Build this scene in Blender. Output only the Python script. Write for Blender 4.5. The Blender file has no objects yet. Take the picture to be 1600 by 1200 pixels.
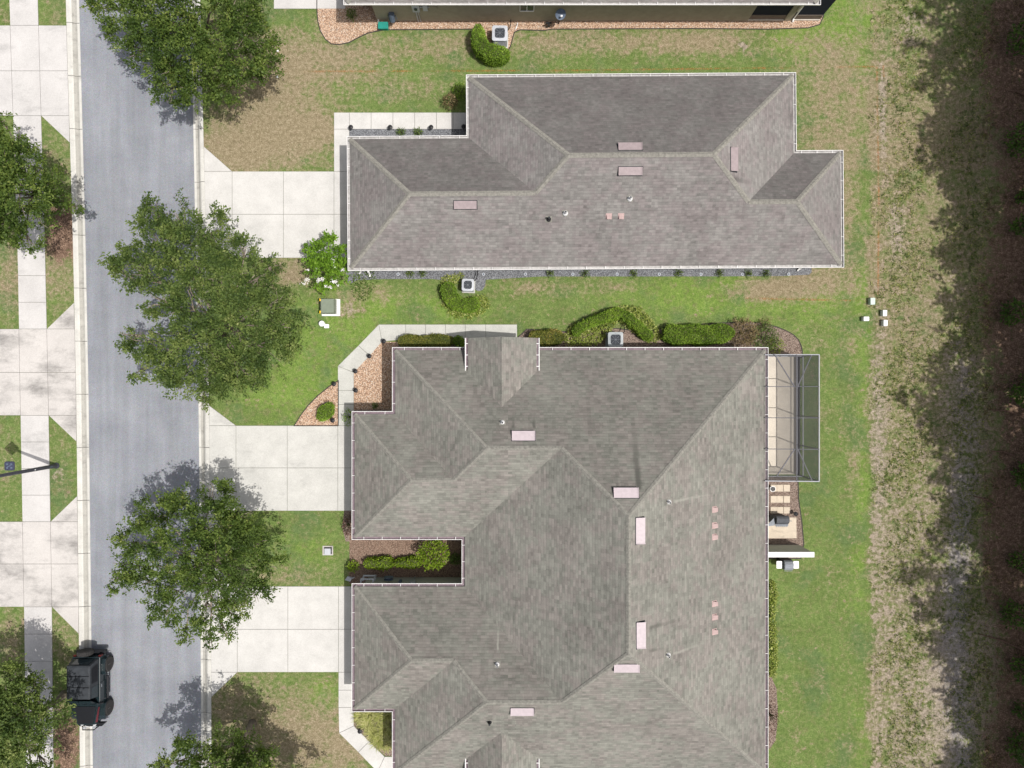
import bpy, math, random
import numpy as np
from mathutils import Vector
random.seed(7)
RNG = np.random.default_rng(11)
scene = bpy.context.scene
COL = scene.collection
R = math.radians

# ------------------------------------------------------------------ camera, sky, sun
HC, S = 40.0, 28.0            # camera height in metres; photo pixels per metre on the ground
cam = bpy.data.objects.new('camera', bpy.data.cameras.new('camera')); COL.objects.link(cam)
cam.location = (0, 0, HC); cam.data.sensor_width = 36; cam.data.lens = 36*HC*S/1600
cam.data.clip_end = 3000
scene.camera = cam
SUN = Vector((.39, -.15, 1)).normalized()
w = bpy.data.worlds.new('World'); scene.world = w; w.use_nodes = True
nt = w.node_tree; bg = nt.nodes['Background']
sky = nt.nodes.new('ShaderNodeTexSky'); sky.sky_type = 'NISHITA'; sky.sun_disc = False
sky.sun_elevation = math.asin(SUN.z); sky.sun_rotation = math.atan2(SUN.x, SUN.y)
sky.dust_density = 4.5; sky.ozone_density = .4; sky.air_density = .8
pale = nt.nodes.new('ShaderNodeHueSaturation'); pale.inputs['Saturation'].default_value = .55   # humid, whitish summer sky
nt.links.new(sky.outputs[0], pale.inputs['Color']); nt.links.new(pale.outputs[0], bg.inputs[0]); bg.inputs[1].default_value = .11
sl = bpy.data.lights.new('sun', 'SUN'); sl.energy = 3.6; sl.angle = R(.5); sl.color = (1, .96, .91)
so = bpy.data.objects.new('sun', sl); COL.objects.link(so)
so.rotation_euler = SUN.to_track_quat('Z', 'Y').to_euler()
scene.view_settings.view_transform = 'Standard'; scene.view_settings.look = 'None'
scene.view_settings.exposure = .06; scene.view_settings.gamma = 1

# ------------------------------------------------------------------ coordinates
def G(X, Y): return ((X-800)/S, (600-Y)/S)                       # plan pixel -> metres
def P(px, py, h=0.0):                                             # a place seen at px,py that stands h above the ground
    k = 1-h/HC
    return ((px-800)/S*k, (600-py)/S*k)
def PL(v, h): return 800+(v-800)*(1-h/HC)                         # the same for one plan x
def PT(v, h): return 600+(v-600)*(1-h/HC)

# ------------------------------------------------------------------ materials
class N:
    def __init__(s, name):
        s.m = bpy.data.materials.new(name); s.m.use_nodes = True; s.t = s.m.node_tree
        s.b = s.t.nodes['Principled BSDF']; s.out = s.t.nodes['Material Output']
        s.b.inputs['Roughness'].default_value = .85; s.b.inputs['Specular IOR Level'].default_value = .25
    def n(s, ty, ins=None, **kw):
        x = s.t.nodes.new(ty)
        for k, v in kw.items(): setattr(x, k, v)
        for k, v in (ins or {}).items():
            if isinstance(v, bpy.types.NodeSocket): s.t.links.new(v, x.inputs[k])
            else: x.inputs[k].default_value = v
        return x
    def link(s, a, b): s.t.links.new(a, b)
    def coord(s, kind='Object'): return s.n('ShaderNodeTexCoord').outputs[kind]
    def world(s): return s.n('ShaderNodeNewGeometry').outputs['Position']
    def scale(s, v, sc): return s.n('ShaderNodeMapping', {'Vector': v, 'Scale': sc}).outputs[0]
    def noise(s, v, sc, det=3, rough=.6): return s.n('ShaderNodeTexNoise', {'Vector': v, 'Scale': sc, 'Detail': det, 'Roughness': rough}).outputs[0]
    def math(s, op, a, b=0.0, c=None, clamp=False):
        x = s.n('ShaderNodeMath', {0: a, 1: b}, operation=op, use_clamp=clamp)
        if c is not None:
            if isinstance(c, bpy.types.NodeSocket): s.link(c, x.inputs[2])
            else: x.inputs[2].default_value = c
        return x.outputs[0]
    def ramp(s, f, stops):
        x = s.n('ShaderNodeValToRGB', {'Fac': f}); e = x.color_ramp.elements
        while len(e) < len(stops): e.new(.5)
        for i, (p, c) in enumerate(stops): e[i].position = p; e[i].color = (*c, 1)
        return x.outputs[0]
    def sm(s, f, a, b):                                            # smooth step to 0..1
        return s.n('ShaderNodeMapRange', {'Value': f, 'From Min': a, 'From Max': b}, interpolation_type='SMOOTHSTEP').outputs[0]
    def mix(s, f, a, b, mode='MIX'):
        x = s.n('ShaderNodeMix', data_type='RGBA', blend_type=mode)
        for k, v in ((0, f), (6, a), (7, b)):
            if isinstance(v, bpy.types.NodeSocket): s.link(v, x.inputs[k])
            else: x.inputs[k].default_value = (*v, 1) if isinstance(v, tuple) else v
        return x.outputs[2]
    def attr(s, nm): return s.n('ShaderNodeAttribute', attribute_name=nm).outputs['Fac']
    def bump(s, h, st=.3, d=.02):
        s.link(s.n('ShaderNodeBump', {'Height': h, 'Strength': st, 'Distance': d}).outputs[0], s.b.inputs['Normal'])
    def col(s, c):
        if isinstance(c, tuple): s.b.inputs['Base Color'].default_value = (*c, 1)
        else: s.link(c, s.b.inputs['Base Color'])
        return s

def plain(name, c, rough=.6, metal=0., var=.15, sc=6., spec=.3):
    m = N(name); f = m.noise(m.coord(), sc, 4)
    m.col(m.ramp(f, [(.3, tuple(x*(1-var) for x in c)), (.7, tuple(min(1, x*(1+var)) for x in c))]))
    m.b.inputs['Roughness'].default_value = rough; m.b.inputs['Metallic'].default_value = metal
    m.b.inputs['Specular IOR Level'].default_value = spec
    return m.m

def mat_lawn():
    m = N('lawn'); p = m.world()
    f = m.noise(p, 16, 5, .75); f2 = m.noise(p, 5, 4, .7); md = m.noise(p, 1.6, 4, .65); lg = m.noise(p, .45, 3)
    v = m.math('ADD', m.math('MULTIPLY', f, .6), m.math('MULTIPLY', f2, .4))
    green = m.ramp(v, [(.34, (.058, .10, .025)), (.5, (.132, .190, .055)), (.66, (.23, .285, .10))])
    lush = m.ramp(v, [(.34, (.065, .13, .022)), (.5, (.158, .242, .052)), (.66, (.265, .35, .095))])
    green = m.mix(m.sm(m.math('ADD', m.attr('lush'), m.math('MULTIPLY', m.math('SUBTRACT', md, .5), 1.4)), .25, .8), green, lush)
    teal = m.ramp(v, [(.34, (.045, .085, .03)), (.66, (.14, .20, .085))])
    green = m.mix(m.math('MULTIPLY', m.sm(lg, .50, .64), .65), green, teal)
    olive = m.ramp(v, [(.34, (.10, .105, .04)), (.5, (.19, .195, .085)), (.66, (.31, .30, .16))])
    b_ = m.noise(p, 2.3, 5, .75)
    green = m.mix(m.math('MULTIPLY', m.sm(b_, .47, .66), .75), green, olive)
    green = m.mix(.6, green, m.ramp(m.noise(p, .9, 5, .7), [(.3, (.36,)*3), (.7, (.62,)*3)]), 'OVERLAY')
    dry = m.ramp(v, [(.36, (.12, .095, .055)), (.5, (.255, .21, .13)), (.64, (.42, .36, .25))])
    mo = m.math('ADD', m.math('MULTIPLY', m.math('SUBTRACT', md, .5), 1.7), m.math('MULTIPLY', m.math('SUBTRACT', f2, .5), 1.5))
    fd = m.sm(m.math('ADD', m.attr('dry'), mo), .15, .95)
    c = m.mix(fd, green, dry)
    sand = m.ramp(v, [(.34, (.17, .14, .11)), (.5, (.34, .285, .23)), (.66, (.58, .50, .41))])
    fs = m.sm(m.math('ADD', m.attr('bare'), mo), .3, .9)
    c = m.mix(fs, c, sand)
    grey = m.ramp(v, [(.36, (.14, .125, .12)), (.64, (.45, .42, .41))])
    c = m.mix(m.sm(m.math('ADD', m.attr('grey'), m.math('MULTIPLY', mo, .7)), .3, .8), c, grey)
    straw = m.ramp(v, [(.36, (.05, .03, .02)), (.5, (.16, .105, .075)), (.62, (.42, .29, .21))])
    c = m.mix(m.sm(m.math('ADD', m.attr('straw'), m.math('MULTIPLY', mo, 1.1)), .2, .85), c, straw)
    rub = m.noise(p, 4.5, 6, .8)
    c = m.mix(m.math('MULTIPLY', m.attr('bare'), .9, clamp=True), c, m.mix(1.0, c, m.ramp(rub, [(.36, (.42, .44, .36)), (.6, (1.12,)*3)]), 'MULTIPLY'))
    m.col(c); m.bump(v, .8, .06); m.b.inputs['Roughness'].default_value = 1; m.b.inputs['Specular IOR Level'].default_value = .05
    return m.m

def mat_concrete(name, base, stain, sc=1.):
    m = N(name); p = m.world()
    f = m.noise(p, 22, 4, .7); a = m.noise(p, 1.1*sc, 5, .6)
    st = m.noise(m.scale(p, (.9, 1.6, 1)), .8*sc, 6, .7)
    c = m.ramp(a, [(.3, tuple(x*.90 for x in base)), (.7, tuple(min(1, x*1.06) for x in base))])
    c = m.mix(m.math('MULTIPLY', m.sm(st, .55-.12*stain, .74), .25+.75*min(1, stain)), c, tuple(x*(.78-.42*stain) for x in base))
    c = m.mix(.5, c, m.ramp(f, [(.3, (.36,)*3), (.7, (.64,)*3)]), 'OVERLAY')
    m.col(c); m.bump(f, .15, .004); return m.m

def mat_asphalt():
    m = N('asphalt'); p = m.world()
    f = m.noise(p, 34, 3, .8); a = m.noise(p, .5, 4, .55); s_ = m.noise(m.scale(p, (2.2, .12, 1)), 1, 3)
    vor = m.n('ShaderNodeTexVoronoi', {'Vector': p, 'Scale': 38}).outputs['Color']
    c = m.ramp(a, [(.3, (.212, .224, .250)), (.7, (.272, .285, .312))])
    c = m.mix(.55, c, m.ramp(s_, [(.35, (.42, .42, .42)), (.65, (.56, .56, .57))]), 'OVERLAY')
    c = m.mix(.75, c, m.ramp(f, [(.3, (.30,)*3), (.7, (.70,)*3)]), 'OVERLAY')
    c = m.mix(.12, c, vor, 'OVERLAY')
    m.col(c); m.bump(f, .4, .01); return m.m

def mat_shingle(name, green, pink, sc_u, streak, north_shade, stains=()):
    m = N(name); uv = m.coord('UV'); p = m.world()
    def brick(w, off):
        return m.n('ShaderNodeTexBrick', {'Vector': uv, 'Color1': (0, 0, 0, 1), 'Color2': (1, 1, 1, 1), 'Mortar': (.5, .5, .5, 1), 'Scale': 1.0,
                'Mortar Size': 0, 'Bias': 0, 'Brick Width': w, 'Row Height': .143}, offset=off, offset_frequency=1, squash_frequency=3).outputs[0]
    b1 = brick(.31*sc_u, .37); b2 = brick(.17*sc_u, .61)
    hue = m.math('ADD', m.noise(p, .9, 4, .65), m.math('MULTIPLY', m.math('SUBTRACT', b1, .5), .14))
    c = m.mix(m.sm(hue, .42, .60), green, pink)
    mid = m.noise(m.scale(uv, (2.3/streak, 7, 1)), 1, 3, .7); big = m.noise(p, .3, 4, .6)
    t = m.math('ADD', m.math('MULTIPLY', m.math('SUBTRACT', b1, .5), .30), m.math('MULTIPLY', m.math('SUBTRACT', b2, .5), .34))
    t = m.math('ADD', t, m.math('MULTIPLY', m.math('SUBTRACT', mid, .5), .85))
    t = m.math('ADD', t, m.math('MULTIPLY', m.math('SUBTRACT', big, .5), .9))
    t = m.math('ADD', t, m.math('MULTIPLY', m.math('SUBTRACT', m.noise(p, 26, 2, .7), .5), .7))
    c = m.mix(1.0, c, m.ramp(m.math('ADD', t, .5), [(.0, (.62,)*3), (1., (1.38,)*3)]), 'MULTIPLY')
    fr = m.math('FRACT', m.math('DIVIDE', m.n('ShaderNodeSeparateXYZ', {0: uv}).outputs[1], .143))
    c = m.mix(m.math('MULTIPLY', m.math('LESS_THAN', fr, .16), .22), c, tuple(x*.35 for x in green))  # dark line along each course: the row's shadow painted into the colour
    if north_shade:                                                       # shade of the north slopes painted into the shingle colour, broken by noise
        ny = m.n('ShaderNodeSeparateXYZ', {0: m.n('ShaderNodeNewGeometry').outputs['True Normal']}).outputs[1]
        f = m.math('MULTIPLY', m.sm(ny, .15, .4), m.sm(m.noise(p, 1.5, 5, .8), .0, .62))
        c = m.mix(m.math('MULTIPLY', f, north_shade), c, tuple(x*.32 for x in green))
    sp_ = m.n('ShaderNodeSeparateXYZ', {0: p}); wob = m.math('MULTIPLY', m.math('SUBTRACT', m.noise(p, 1.2, 3), .5), .35)
    for x, y, dx, dy, L, wd, k in stains:                            # run-off stains: start point, direction down the slope, length, width, tone
        gx, gy = P(x, y, 5.5); a_ = m.math('SUBTRACT', sp_.outputs[0], gx); b_ = m.math('SUBTRACT', sp_.outputs[1], gy)
        al = m.math('ADD', m.math('MULTIPLY', a_, dx), m.math('MULTIPLY', b_, dy))
        ac = m.math('ADD', m.math('ADD', m.math('MULTIPLY', a_, -dy), m.math('MULTIPLY', b_, dx)), m.math('MULTIPLY', wob, .6))
        f = m.math('MULTIPLY', m.sm(m.math('ABSOLUTE', ac), wd, wd*.15), m.math('MULTIPLY', m.sm(al, -.02, .12), m.sm(al, L, 0.)))
        c = m.mix(m.math('MULTIPLY', f, abs(k)), c, tuple(q*(.30 if k > 0 else 1.9) for q in green))
    m.col(c); m.b.inputs['Roughness'].default_value = .95
    m.bump(m.math('ADD', m.math('SUBTRACT', 1., fr), m.math('MULTIPLY', b1, .5)), .35, .012)
    return m.m

def mat_pebble(name, cs, sc):
    m = N(name); p = m.world()
    v = m.n('ShaderNodeTexVoronoi', {'Vector': p, 'Scale': sc})
    h = m.n('ShaderNodeSeparateColor', {0: v.outputs['Color']}).outputs[0]
    c = m.ramp(h, [(i/(len(cs)-1), k) for i, k in enumerate(cs)])
    d = m.sm(v.outputs['Distance'], .35, .75)
    c = m.mix(m.math('MULTIPLY', d, .6), c, tuple(x*.3 for x in cs[0]))
    m.col(c); m.bump(m.math('SUBTRACT', 1., v.outputs['Distance']), .9, .03); return m.m

def mat_leaf(name, stops, trans=.34, var=1.2):
    m = N(name); t = m.attr('tint'); n = m.noise(m.world(), 1.1, 2)
    f = m.math('ADD', t, m.math('MULTIPLY', m.math('SUBTRACT', n, .5), var))
    c = m.ramp(f, stops); m.col(c); m.b.inputs['Roughness'].default_value = .5; m.b.inputs['Specular IOR Level'].default_value = .2
    tr = m.n('ShaderNodeBsdfTranslucent', {'Color': m.mix(.5, c, (.25, .35, .03))})
    mx = m.n('ShaderNodeMixShader', {0: trans, 1: m.b.outputs[0], 2: tr.outputs[0]})
    m.link(mx.outputs[0], m.out.inputs[0]); return m.m

def mat_screen(name, c, cover):
    m = N(name); m.col(c)
    tr = m.n('ShaderNodeBsdfTransparent'); mx = m.n('ShaderNodeMixShader', {0: cover, 1: tr.outputs[0], 2: m.b.outputs[0]})
    m.link(mx.outputs[0], m.out.inputs[0]); return m.m

def mat_paintline():
    m = N('faded orange marking paint'); m.col((.55, .2, .05)); n = m.noise(m.world(), 7, 4, .7); n2 = m.noise(m.world(), .7, 2)
    f = m.math('MULTIPLY', m.sm(n, .36, .60), m.sm(n2, .34, .60))
    tr = m.n('ShaderNodeBsdfTransparent'); mx = m.n('ShaderNodeMixShader', {0: m.math('MULTIPLY', f, .34), 1: tr.outputs[0], 2: m.b.outputs[0]})
    m.link(mx.outputs[0], m.out.inputs[0]); return m.m

def mat_glass(name, c=(.02, .03, .035), rough=.06):
    m = N(name); m.col(c); m.b.inputs['Roughness'].default_value = rough; m.b.inputs['Specular IOR Level'].default_value = .6; return m.m

M = dict(
    lawn=mat_lawn(), asphalt=mat_asphalt(),
    conc=mat_concrete('pale concrete', (.565, .555, .532), .14), concold=mat_concrete('mildewed concrete', (.54, .515, .49), .95, .5),
    concwalk=mat_concrete('sidewalk concrete', (.545, .53, .515), .45, .6), gutterc=mat_concrete('kerb concrete', (.58, .57, .53), .55, .9),
    concgreen=mat_concrete('greyed concrete', (.50, .50, .465), .35), concd2=mat_concrete('slightly aged concrete', (.53, .525, .495), .35),
    kerbdirt=mat_concrete('gutter dirt', (.40, .39, .355), .6, 2),
    joint=plain('joint', (.16, .15, .14), .95),
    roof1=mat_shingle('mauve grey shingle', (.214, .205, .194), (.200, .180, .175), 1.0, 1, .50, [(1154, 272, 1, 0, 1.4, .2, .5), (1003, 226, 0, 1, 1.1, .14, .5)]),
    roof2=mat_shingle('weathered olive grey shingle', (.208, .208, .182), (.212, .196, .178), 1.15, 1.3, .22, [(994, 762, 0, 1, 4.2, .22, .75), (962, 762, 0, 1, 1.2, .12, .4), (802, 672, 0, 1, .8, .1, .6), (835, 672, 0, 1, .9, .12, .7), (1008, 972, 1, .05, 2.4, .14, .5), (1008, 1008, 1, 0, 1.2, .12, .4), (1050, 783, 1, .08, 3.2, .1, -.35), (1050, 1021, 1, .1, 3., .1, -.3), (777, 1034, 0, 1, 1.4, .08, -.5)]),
    cap1=plain('ridge shingle', (.245, .236, .208), .95, var=.25, sc=9), cap2=plain('ridge shingle', (.228, .222, .196), .95, var=.25, sc=9),
    white=plain('white aluminium', (.78, .77, .76), .45, var=.05), mauve=plain('mauve stained gutter', (.20, .155, .175), .6, var=.2),
    vent1=plain('mauve vent metal', (.30, .245, .25), .5, var=.12), vent=plain('faded pink vent metal', (.47, .405, .425), .5, var=.08), ventred=plain('salmon roof vent', (.44, .32, .305), .6, var=.1),
    lead=plain('lead pipe', (.6, .6, .6), .4), black=plain('black plastic', (.02, .02, .022), .5),
    gutin=plain('dusty gutter bed', (.42, .41, .40), .7, var=.25), stucco=plain('tan stucco', (.33, .30, .23), .95, var=.1, sc=3), stucco2=plain('grey green stucco', (.50, .51, .44), .95, var=.08, sc=3),
    trim=plain('cream trim', (.6, .57, .5), .8), dark=plain('dark interior', (.02, .024, .03), .7), glass=mat_glass('window glass'),
    door=plain('white garage door', (.7, .69, .66), .6),
    orange=mat_pebble('orange river pebble', [(.33, .20, .13), (.50, .33, .22), (.62, .46, .34), (.58, .38, .26), (.70, .60, .50)], 18),
    blue=mat_pebble('blue grey gravel', [(.13, .135, .145), (.22, .23, .25), (.31, .32, .34), (.18, .185, .20)], 22),
    mulch=mat_pebble('brown mulch', [(.13, .09, .07), (.26, .19, .155), (.38, .30, .25), (.31, .235, .19)], 24),
    mulchtan=mat_pebble('tan mulch', [(.17, .11, .08), (.27, .18, .135), (.34, .25, .19), (.22, .145, .105)], 22),
    edging=plain('dark bed edging', (.05, .045, .04), .8),
    bark=plain('grey oak bark', (.25, .21, .17), .95, var=.35, sc=9), pinebark=plain('pine bark', (.16, .1, .07), .95, var=.4, sc=9),
    oak=mat_leaf('oak leaves', [(0, (.034, .064, .015)), (.4, (.088, .14, .030)), (.75, (.175, .235, .05)), (1, (.28, .31, .09))]),
    oaklight=mat_leaf('sun bleached oak leaves', [(0, (.040, .072, .02)), (.4, (.108, .160, .042)), (.75, (.195, .25, .066)), (1, (.33, .36, .14))]),
    hedge=mat_leaf('hedge leaves', [(0, (.06, .11, .014)), (.4, (.145, .25, .026)), (.8, (.26, .39, .045)), (1, (.38, .48, .08))], .2, .6),
    hedgeb=mat_leaf('bronze tipped hedge leaves', [(0, (.06, .08, .015)), (.4, (.15, .17, .03)), (.7, (.25, .24, .05)), (1, (.34, .24, .09))], .2, 1.4),
    redleaf=mat_leaf('dark red leaves', [(0, (.03, .012, .012)), (.5, (.09, .04, .035)), (1, (.2, .11, .09))], .15, .5),
    rust=mat_leaf('rust brown leaves', [(0, (.07, .05, .025)), (.5, (.20, .14, .07)), (1, (.36, .30, .16))], .15, .8),
    lime=mat_leaf('lime green leaves', [(0, (.06, .12, .008)), (.5, (.20, .30, .02)), (1, (.36, .46, .06))], .3, .5),
    myrtle=mat_leaf('bright myrtle leaves', [(0, (.06, .13, .012)), (.5, (.18, .33, .03)), (1, (.33, .47, .07))], .3, .6),
    varieg=mat_leaf('variegated yellow leaves', [(0, (.10, .16, .02)), (.5, (.30, .36, .07)), (1, (.62, .62, .26))], .25, .5),
    weed=mat_leaf('weed leaves', [(0, (.05, .09, .02)), (.5, (.11, .17, .04)), (1, (.20, .26, .08))], .2),
    drygrass=mat_leaf('arching grass blades', [(0, (.12, .16, .03)), (.5, (.34, .36, .10)), (1, (.66, .60, .32))], .2, .6),
    pine=mat_leaf('forest leaves', [(0, (.025, .055, .01)), (.5, (.07, .14, .02)), (1, (.15, .25, .04))], .15),
    flower=plain('white blossom', (.85, .82, .82), .6, var=.06),
    core=plain('hedge twigs', (.07, .085, .025), 1), line=mat_paintline(),
    acw=plain('light grey enamel', (.47, .49, .53), .45, var=.05), acd=plain('dark coil fins', (.03, .035, .045), .7), acg=plain('grey green enamel', (.36, .39, .40), .45, var=.06),
    blade=plain('aluminium fan blade', (.55, .58, .62), .5), steel=plain('steel', (.26, .28, .31), .75, .1, spec=.1),
    green=plain('olive green enamel', (.20, .235, .18), .5, var=.08), yellow=plain('yellow sticker', (.85, .55, .03), .5),
    teal=plain('teal plastic', (.02, .25, .2), .5), pvc=plain('white pvc', (.8, .8, .8), .4, var=.04), palegreen=plain('pale green lid', (.55, .65, .58), .6, var=.04),
    bluelid=plain('blue black lid', (.045, .05, .085), .5, var=.3, sc=14), pole=plain('dark bronze pole', (.055, .055, .075), .45, var=.2),
    dish=plain('blue grey dish', (.10, .13, .18), .6), grille=plain('charcoal grill hood', (.10, .105, .115), .8, .0, spec=.1),
    screen=mat_screen('insect screen', (.14, .145, .155), .13), screenw=mat_screen('insect screen wall', (.09, .105, .125), .68), screend=mat_screen('dark porch screen', (.015, .02, .035), .93),
    frame=plain('grey bronze frame', (.075, .075, .095), .5, var=.06), framew=plain('pale frame', (.34, .35, .38), .5, var=.05),
    patio=mat_concrete('beige patio', (.74, .67, .57), .1), paver=mat_concrete('cream paver', (.58, .50, .40), .5, 3),
    carp=plain('black green car paint', (.012, .022, .026), .22, .0, var=.1, spec=.7), cartop=plain('charcoal canvas', (.038, .043, .05), .6, var=.25, sc=3),
    tyre=plain('tyre rubber', (.035, .034, .034), .9), rim=plain('dark alloy', (.09, .085, .085), .4, .4), carred=plain('dull red decal', (.10, .015, .022), .5),
    matte=plain('matte black', (.008, .009, .012), .55), lamp=plain('clear lamp', (.75, .77, .8), .2), taill=plain('red lens', (.09, .012, .012), .3),
)

# ------------------------------------------------------------------ mesh helpers
ROOT = {}
class MB:
    def __init__(s): s.v = []; s.f = []; s.m = []; s.uv = {}
    def add(s, vs, fs, mi=0):
        o = len(s.v); s.v += [tuple(map(float, q)) for q in vs]; s.f += [tuple(i+o for i in f) for f in fs]; s.m += [mi]*len(fs); return s
    def box(s, x0, y0, z0, x1, y1, z1, mi=0):
        return s.add([(x0, y0, z0), (x1, y0, z0), (x1, y1, z0), (x0, y1, z0), (x0, y0, z1), (x1, y0, z1), (x1, y1, z1), (x0, y1, z1)],
                     [(0, 3, 2, 1), (4, 5, 6, 7), (0, 1, 5, 4), (1, 2, 6, 5), (2, 3, 7, 6), (3, 0, 4, 7)], mi)
    def prism(s, pts, z0, z1, mi=0, inset_top=0):
        n = len(pts); top = offset(pts, -inset_top) if inset_top else pts
        if area(pts) < 0: pts = pts[::-1]; top = top[::-1]
        return s.add([(x, y, z0) for x, y in pts]+[(x, y, z1) for x, y in top],
                     [tuple(range(n-1, -1, -1)), tuple(range(n, 2*n))]+[(i, (i+1) % n, (i+1) % n+n, i+n) for i in range(n)], mi)
    def sheet(s, pts, z, mi=0):
        if area(pts) < 0: pts = pts[::-1]
        return s.add([(x, y, z) for x, y in pts], [tuple(range(len(pts)))], mi)
    def tube(s, pts, rs, n=8, mi=0, cap=True):
        pts = [Vector(p) for p in pts]; rs = rs if isinstance(rs, (list, tuple)) else [rs]*len(pts)
        vs = []; up = Vector((0, 0, 1))
        for i, p in enumerate(pts):
            d = (pts[min(i+1, len(pts)-1)]-pts[max(i-1, 0)]).normalized()
            a = d.cross(up if abs(d.z) < .95 else Vector((1, 0, 0))).normalized(); b = d.cross(a)
            for k in range(n):
                t = 2*math.pi*k/n; vs.append(p+(a*math.cos(t)+b*math.sin(t))*rs[i])
        fs = [(i*n+k, i*n+(k+1) % n, (i+1)*n+(k+1) % n, (i+1)*n+k) for i in range(len(pts)-1) for k in range(n)]
        if cap: fs += [tuple(range(n-1, -1, -1)), tuple(range((len(pts)-1)*n, len(pts)*n))]
        return s.add(vs, fs, mi)
    def bar(s, a, b, w_, h_, mi=0):                                # rectangular bar from a to b
        a = Vector(a); b = Vector(b); d = (b-a).normalized(); up = Vector((0, 0, 1))
        if abs(d.z) > .95: up = Vector((1, 0, 0))
        x = d.cross(up).normalized()*w_/2; y = x.cross(d).normalized()*h_/2
        vs = [a-x-y, a+x-y, a+x+y, a-x+y, b-x-y, b+x-y, b+x+y, b-x+y]
        return s.add(vs, [(0, 3, 2, 1), (4, 5, 6, 7), (0, 1, 5, 4), (1, 2, 6, 5), (2, 3, 7, 6), (3, 0, 4, 7)], mi)
    def lathe(s, c, prof, n=20, mi=0, axis='z'):                   # prof: (radius, height)
        vs = []
        for r, h in prof:
            for k in range(n):
                t = 2*math.pi*k/n; q = (r*math.cos(t), r*math.sin(t), h)
                if axis == 'y': q = (q[0], q[2], q[1])
                if axis == 'x': q = (q[2], q[0], q[1])
                vs.append((c[0]+q[0], c[1]+q[1], c[2]+q[2]))
        fs = [(i*n+k, i*n+(k+1) % n, (i+1)*n+(k+1) % n, (i+1)*n+k) for i in range(len(prof)-1) for k in range(n)]
        fs += [tuple(range(n-1, -1, -1)), tuple(range((len(prof)-1)*n, len(prof)*n))]
        return s.add(vs, fs, mi)
    def build(s, name, mats, parent=None, loc=None, smooth=False, bevel=0):
        me = bpy.data.meshes.new(name)
        o = bpy.data.objects.new(name, me); COL.objects.link(o)
        base = Vector((0, 0, 0))
        if parent is not None:
            o.parent = parent; base = ROOT[parent.name]; ROOT[o.name] = base
        else:
            if loc is not None: base = Vector(loc)
            o.location = base; ROOT[o.name] = base
        me.from_pydata([(x-base.x, y-base.y, z-base.z) for x, y, z in s.v], [], s.f)
        for q in (mats if isinstance(mats, (list, tuple)) else [mats]): me.materials.append(q)
        me.polygons.foreach_set('material_index', s.m)
        if s.uv:
            l = me.uv_layers.new(name='UVMap')
            for fi, fn in s.uv.items():
                for li in me.polygons[fi].loop_indices:
                    l.data[li].uv = fn(s.v[me.loops[li].vertex_index])
        if smooth: me.shade_smooth()
        me.update()
        if bevel:
            b = o.modifiers.new('bevel', 'BEVEL'); b.width = bevel; b.segments = 2; b.limit_method = 'ANGLE'
        return o

def area(p): return sum(p[i][0]*p[(i+1) % len(p)][1]-p[(i+1) % len(p)][0]*p[i][1] for i in range(len(p)))/2
def offset(p, d):                                                   # d > 0 grows the outline
    sgn = 1 if area(p) > 0 else -1; out = []; n = len(p)
    for i in range(n):
        a, b, c = Vector(p[i-1]), Vector(p[i]), Vector(p[(i+1) % n])
        e1 = (b-a).normalized(); e2 = (c-b).normalized()
        n1 = Vector((e1.y, -e1.x))*sgn; n2 = Vector((e2.y, -e2.x))*sgn
        m_ = n1+n2; q = m_/max(.2, m_.dot(n1)) if m_.length > 1e-6 else n1
        out.append(tuple(b+q*d))
    return out
def tag(o, label=None, cat=None, group=None, kind=None):
    for k, v in (('label', label), ('category', cat), ('group', group), ('kind', kind)):
        if v: o[k] = v
    return o
def thing(name, label, cat, loc, group=None, rz=0):
    o = bpy.data.objects.new(name, None); COL.objects.link(o); o.empty_display_size = .3
    o.location = loc; o.rotation_euler = (0, 0, rz); ROOT[o.name] = Vector(loc)
    return tag(o, label, cat, group)
def copy_tree(o, parent=None):
    c = o.copy(); COL.objects.link(c); c.parent = parent
    for ch in list(o.children): copy_tree(ch, c)
    return c
def copy_to(o, loc, label, rz=None, sc=None):
    c = copy_tree(o); c.location = loc; c['label'] = label
    if rz is not None: c.rotation_euler = (0, 0, rz)
    if sc: c.scale = (sc,)*3
    return c
def struct(mb, name, mats): return tag(mb.build(name, mats), kind='structure')
def ipoly(pts, h=0): return [P(x, y, h) for x, y in pts]

def mesh_np(name, verts, quads, mat, parent=None, tint=None, loc=None):
    me = bpy.data.meshes.new(name); n = len(verts); q = len(quads)
    o = bpy.data.objects.new(name, me); COL.objects.link(o)
    base = Vector((0, 0, 0))
    if parent is not None: o.parent = parent; base = ROOT[parent.name]; ROOT[o.name] = base
    elif loc is not None: base = Vector(loc); o.location = base; ROOT[o.name] = base
    verts = verts-np.array(base)
    me.vertices.add(n); me.vertices.foreach_set('co', verts.astype(np.float32).ravel())
    me.loops.add(4*q); me.loops.foreach_set('vertex_index', quads.astype(np.int32).ravel())
    me.polygons.add(q); me.polygons.foreach_set('loop_start', np.arange(0, 4*q, 4, dtype=np.int32))
    me.update(calc_edges=True)
    if tint is not None:
        a = me.attributes.new('tint', 'FLOAT', 'FACE'); a.data.foreach_set('value', tint.astype(np.float32))
    me.materials.append(mat); return o

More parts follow.
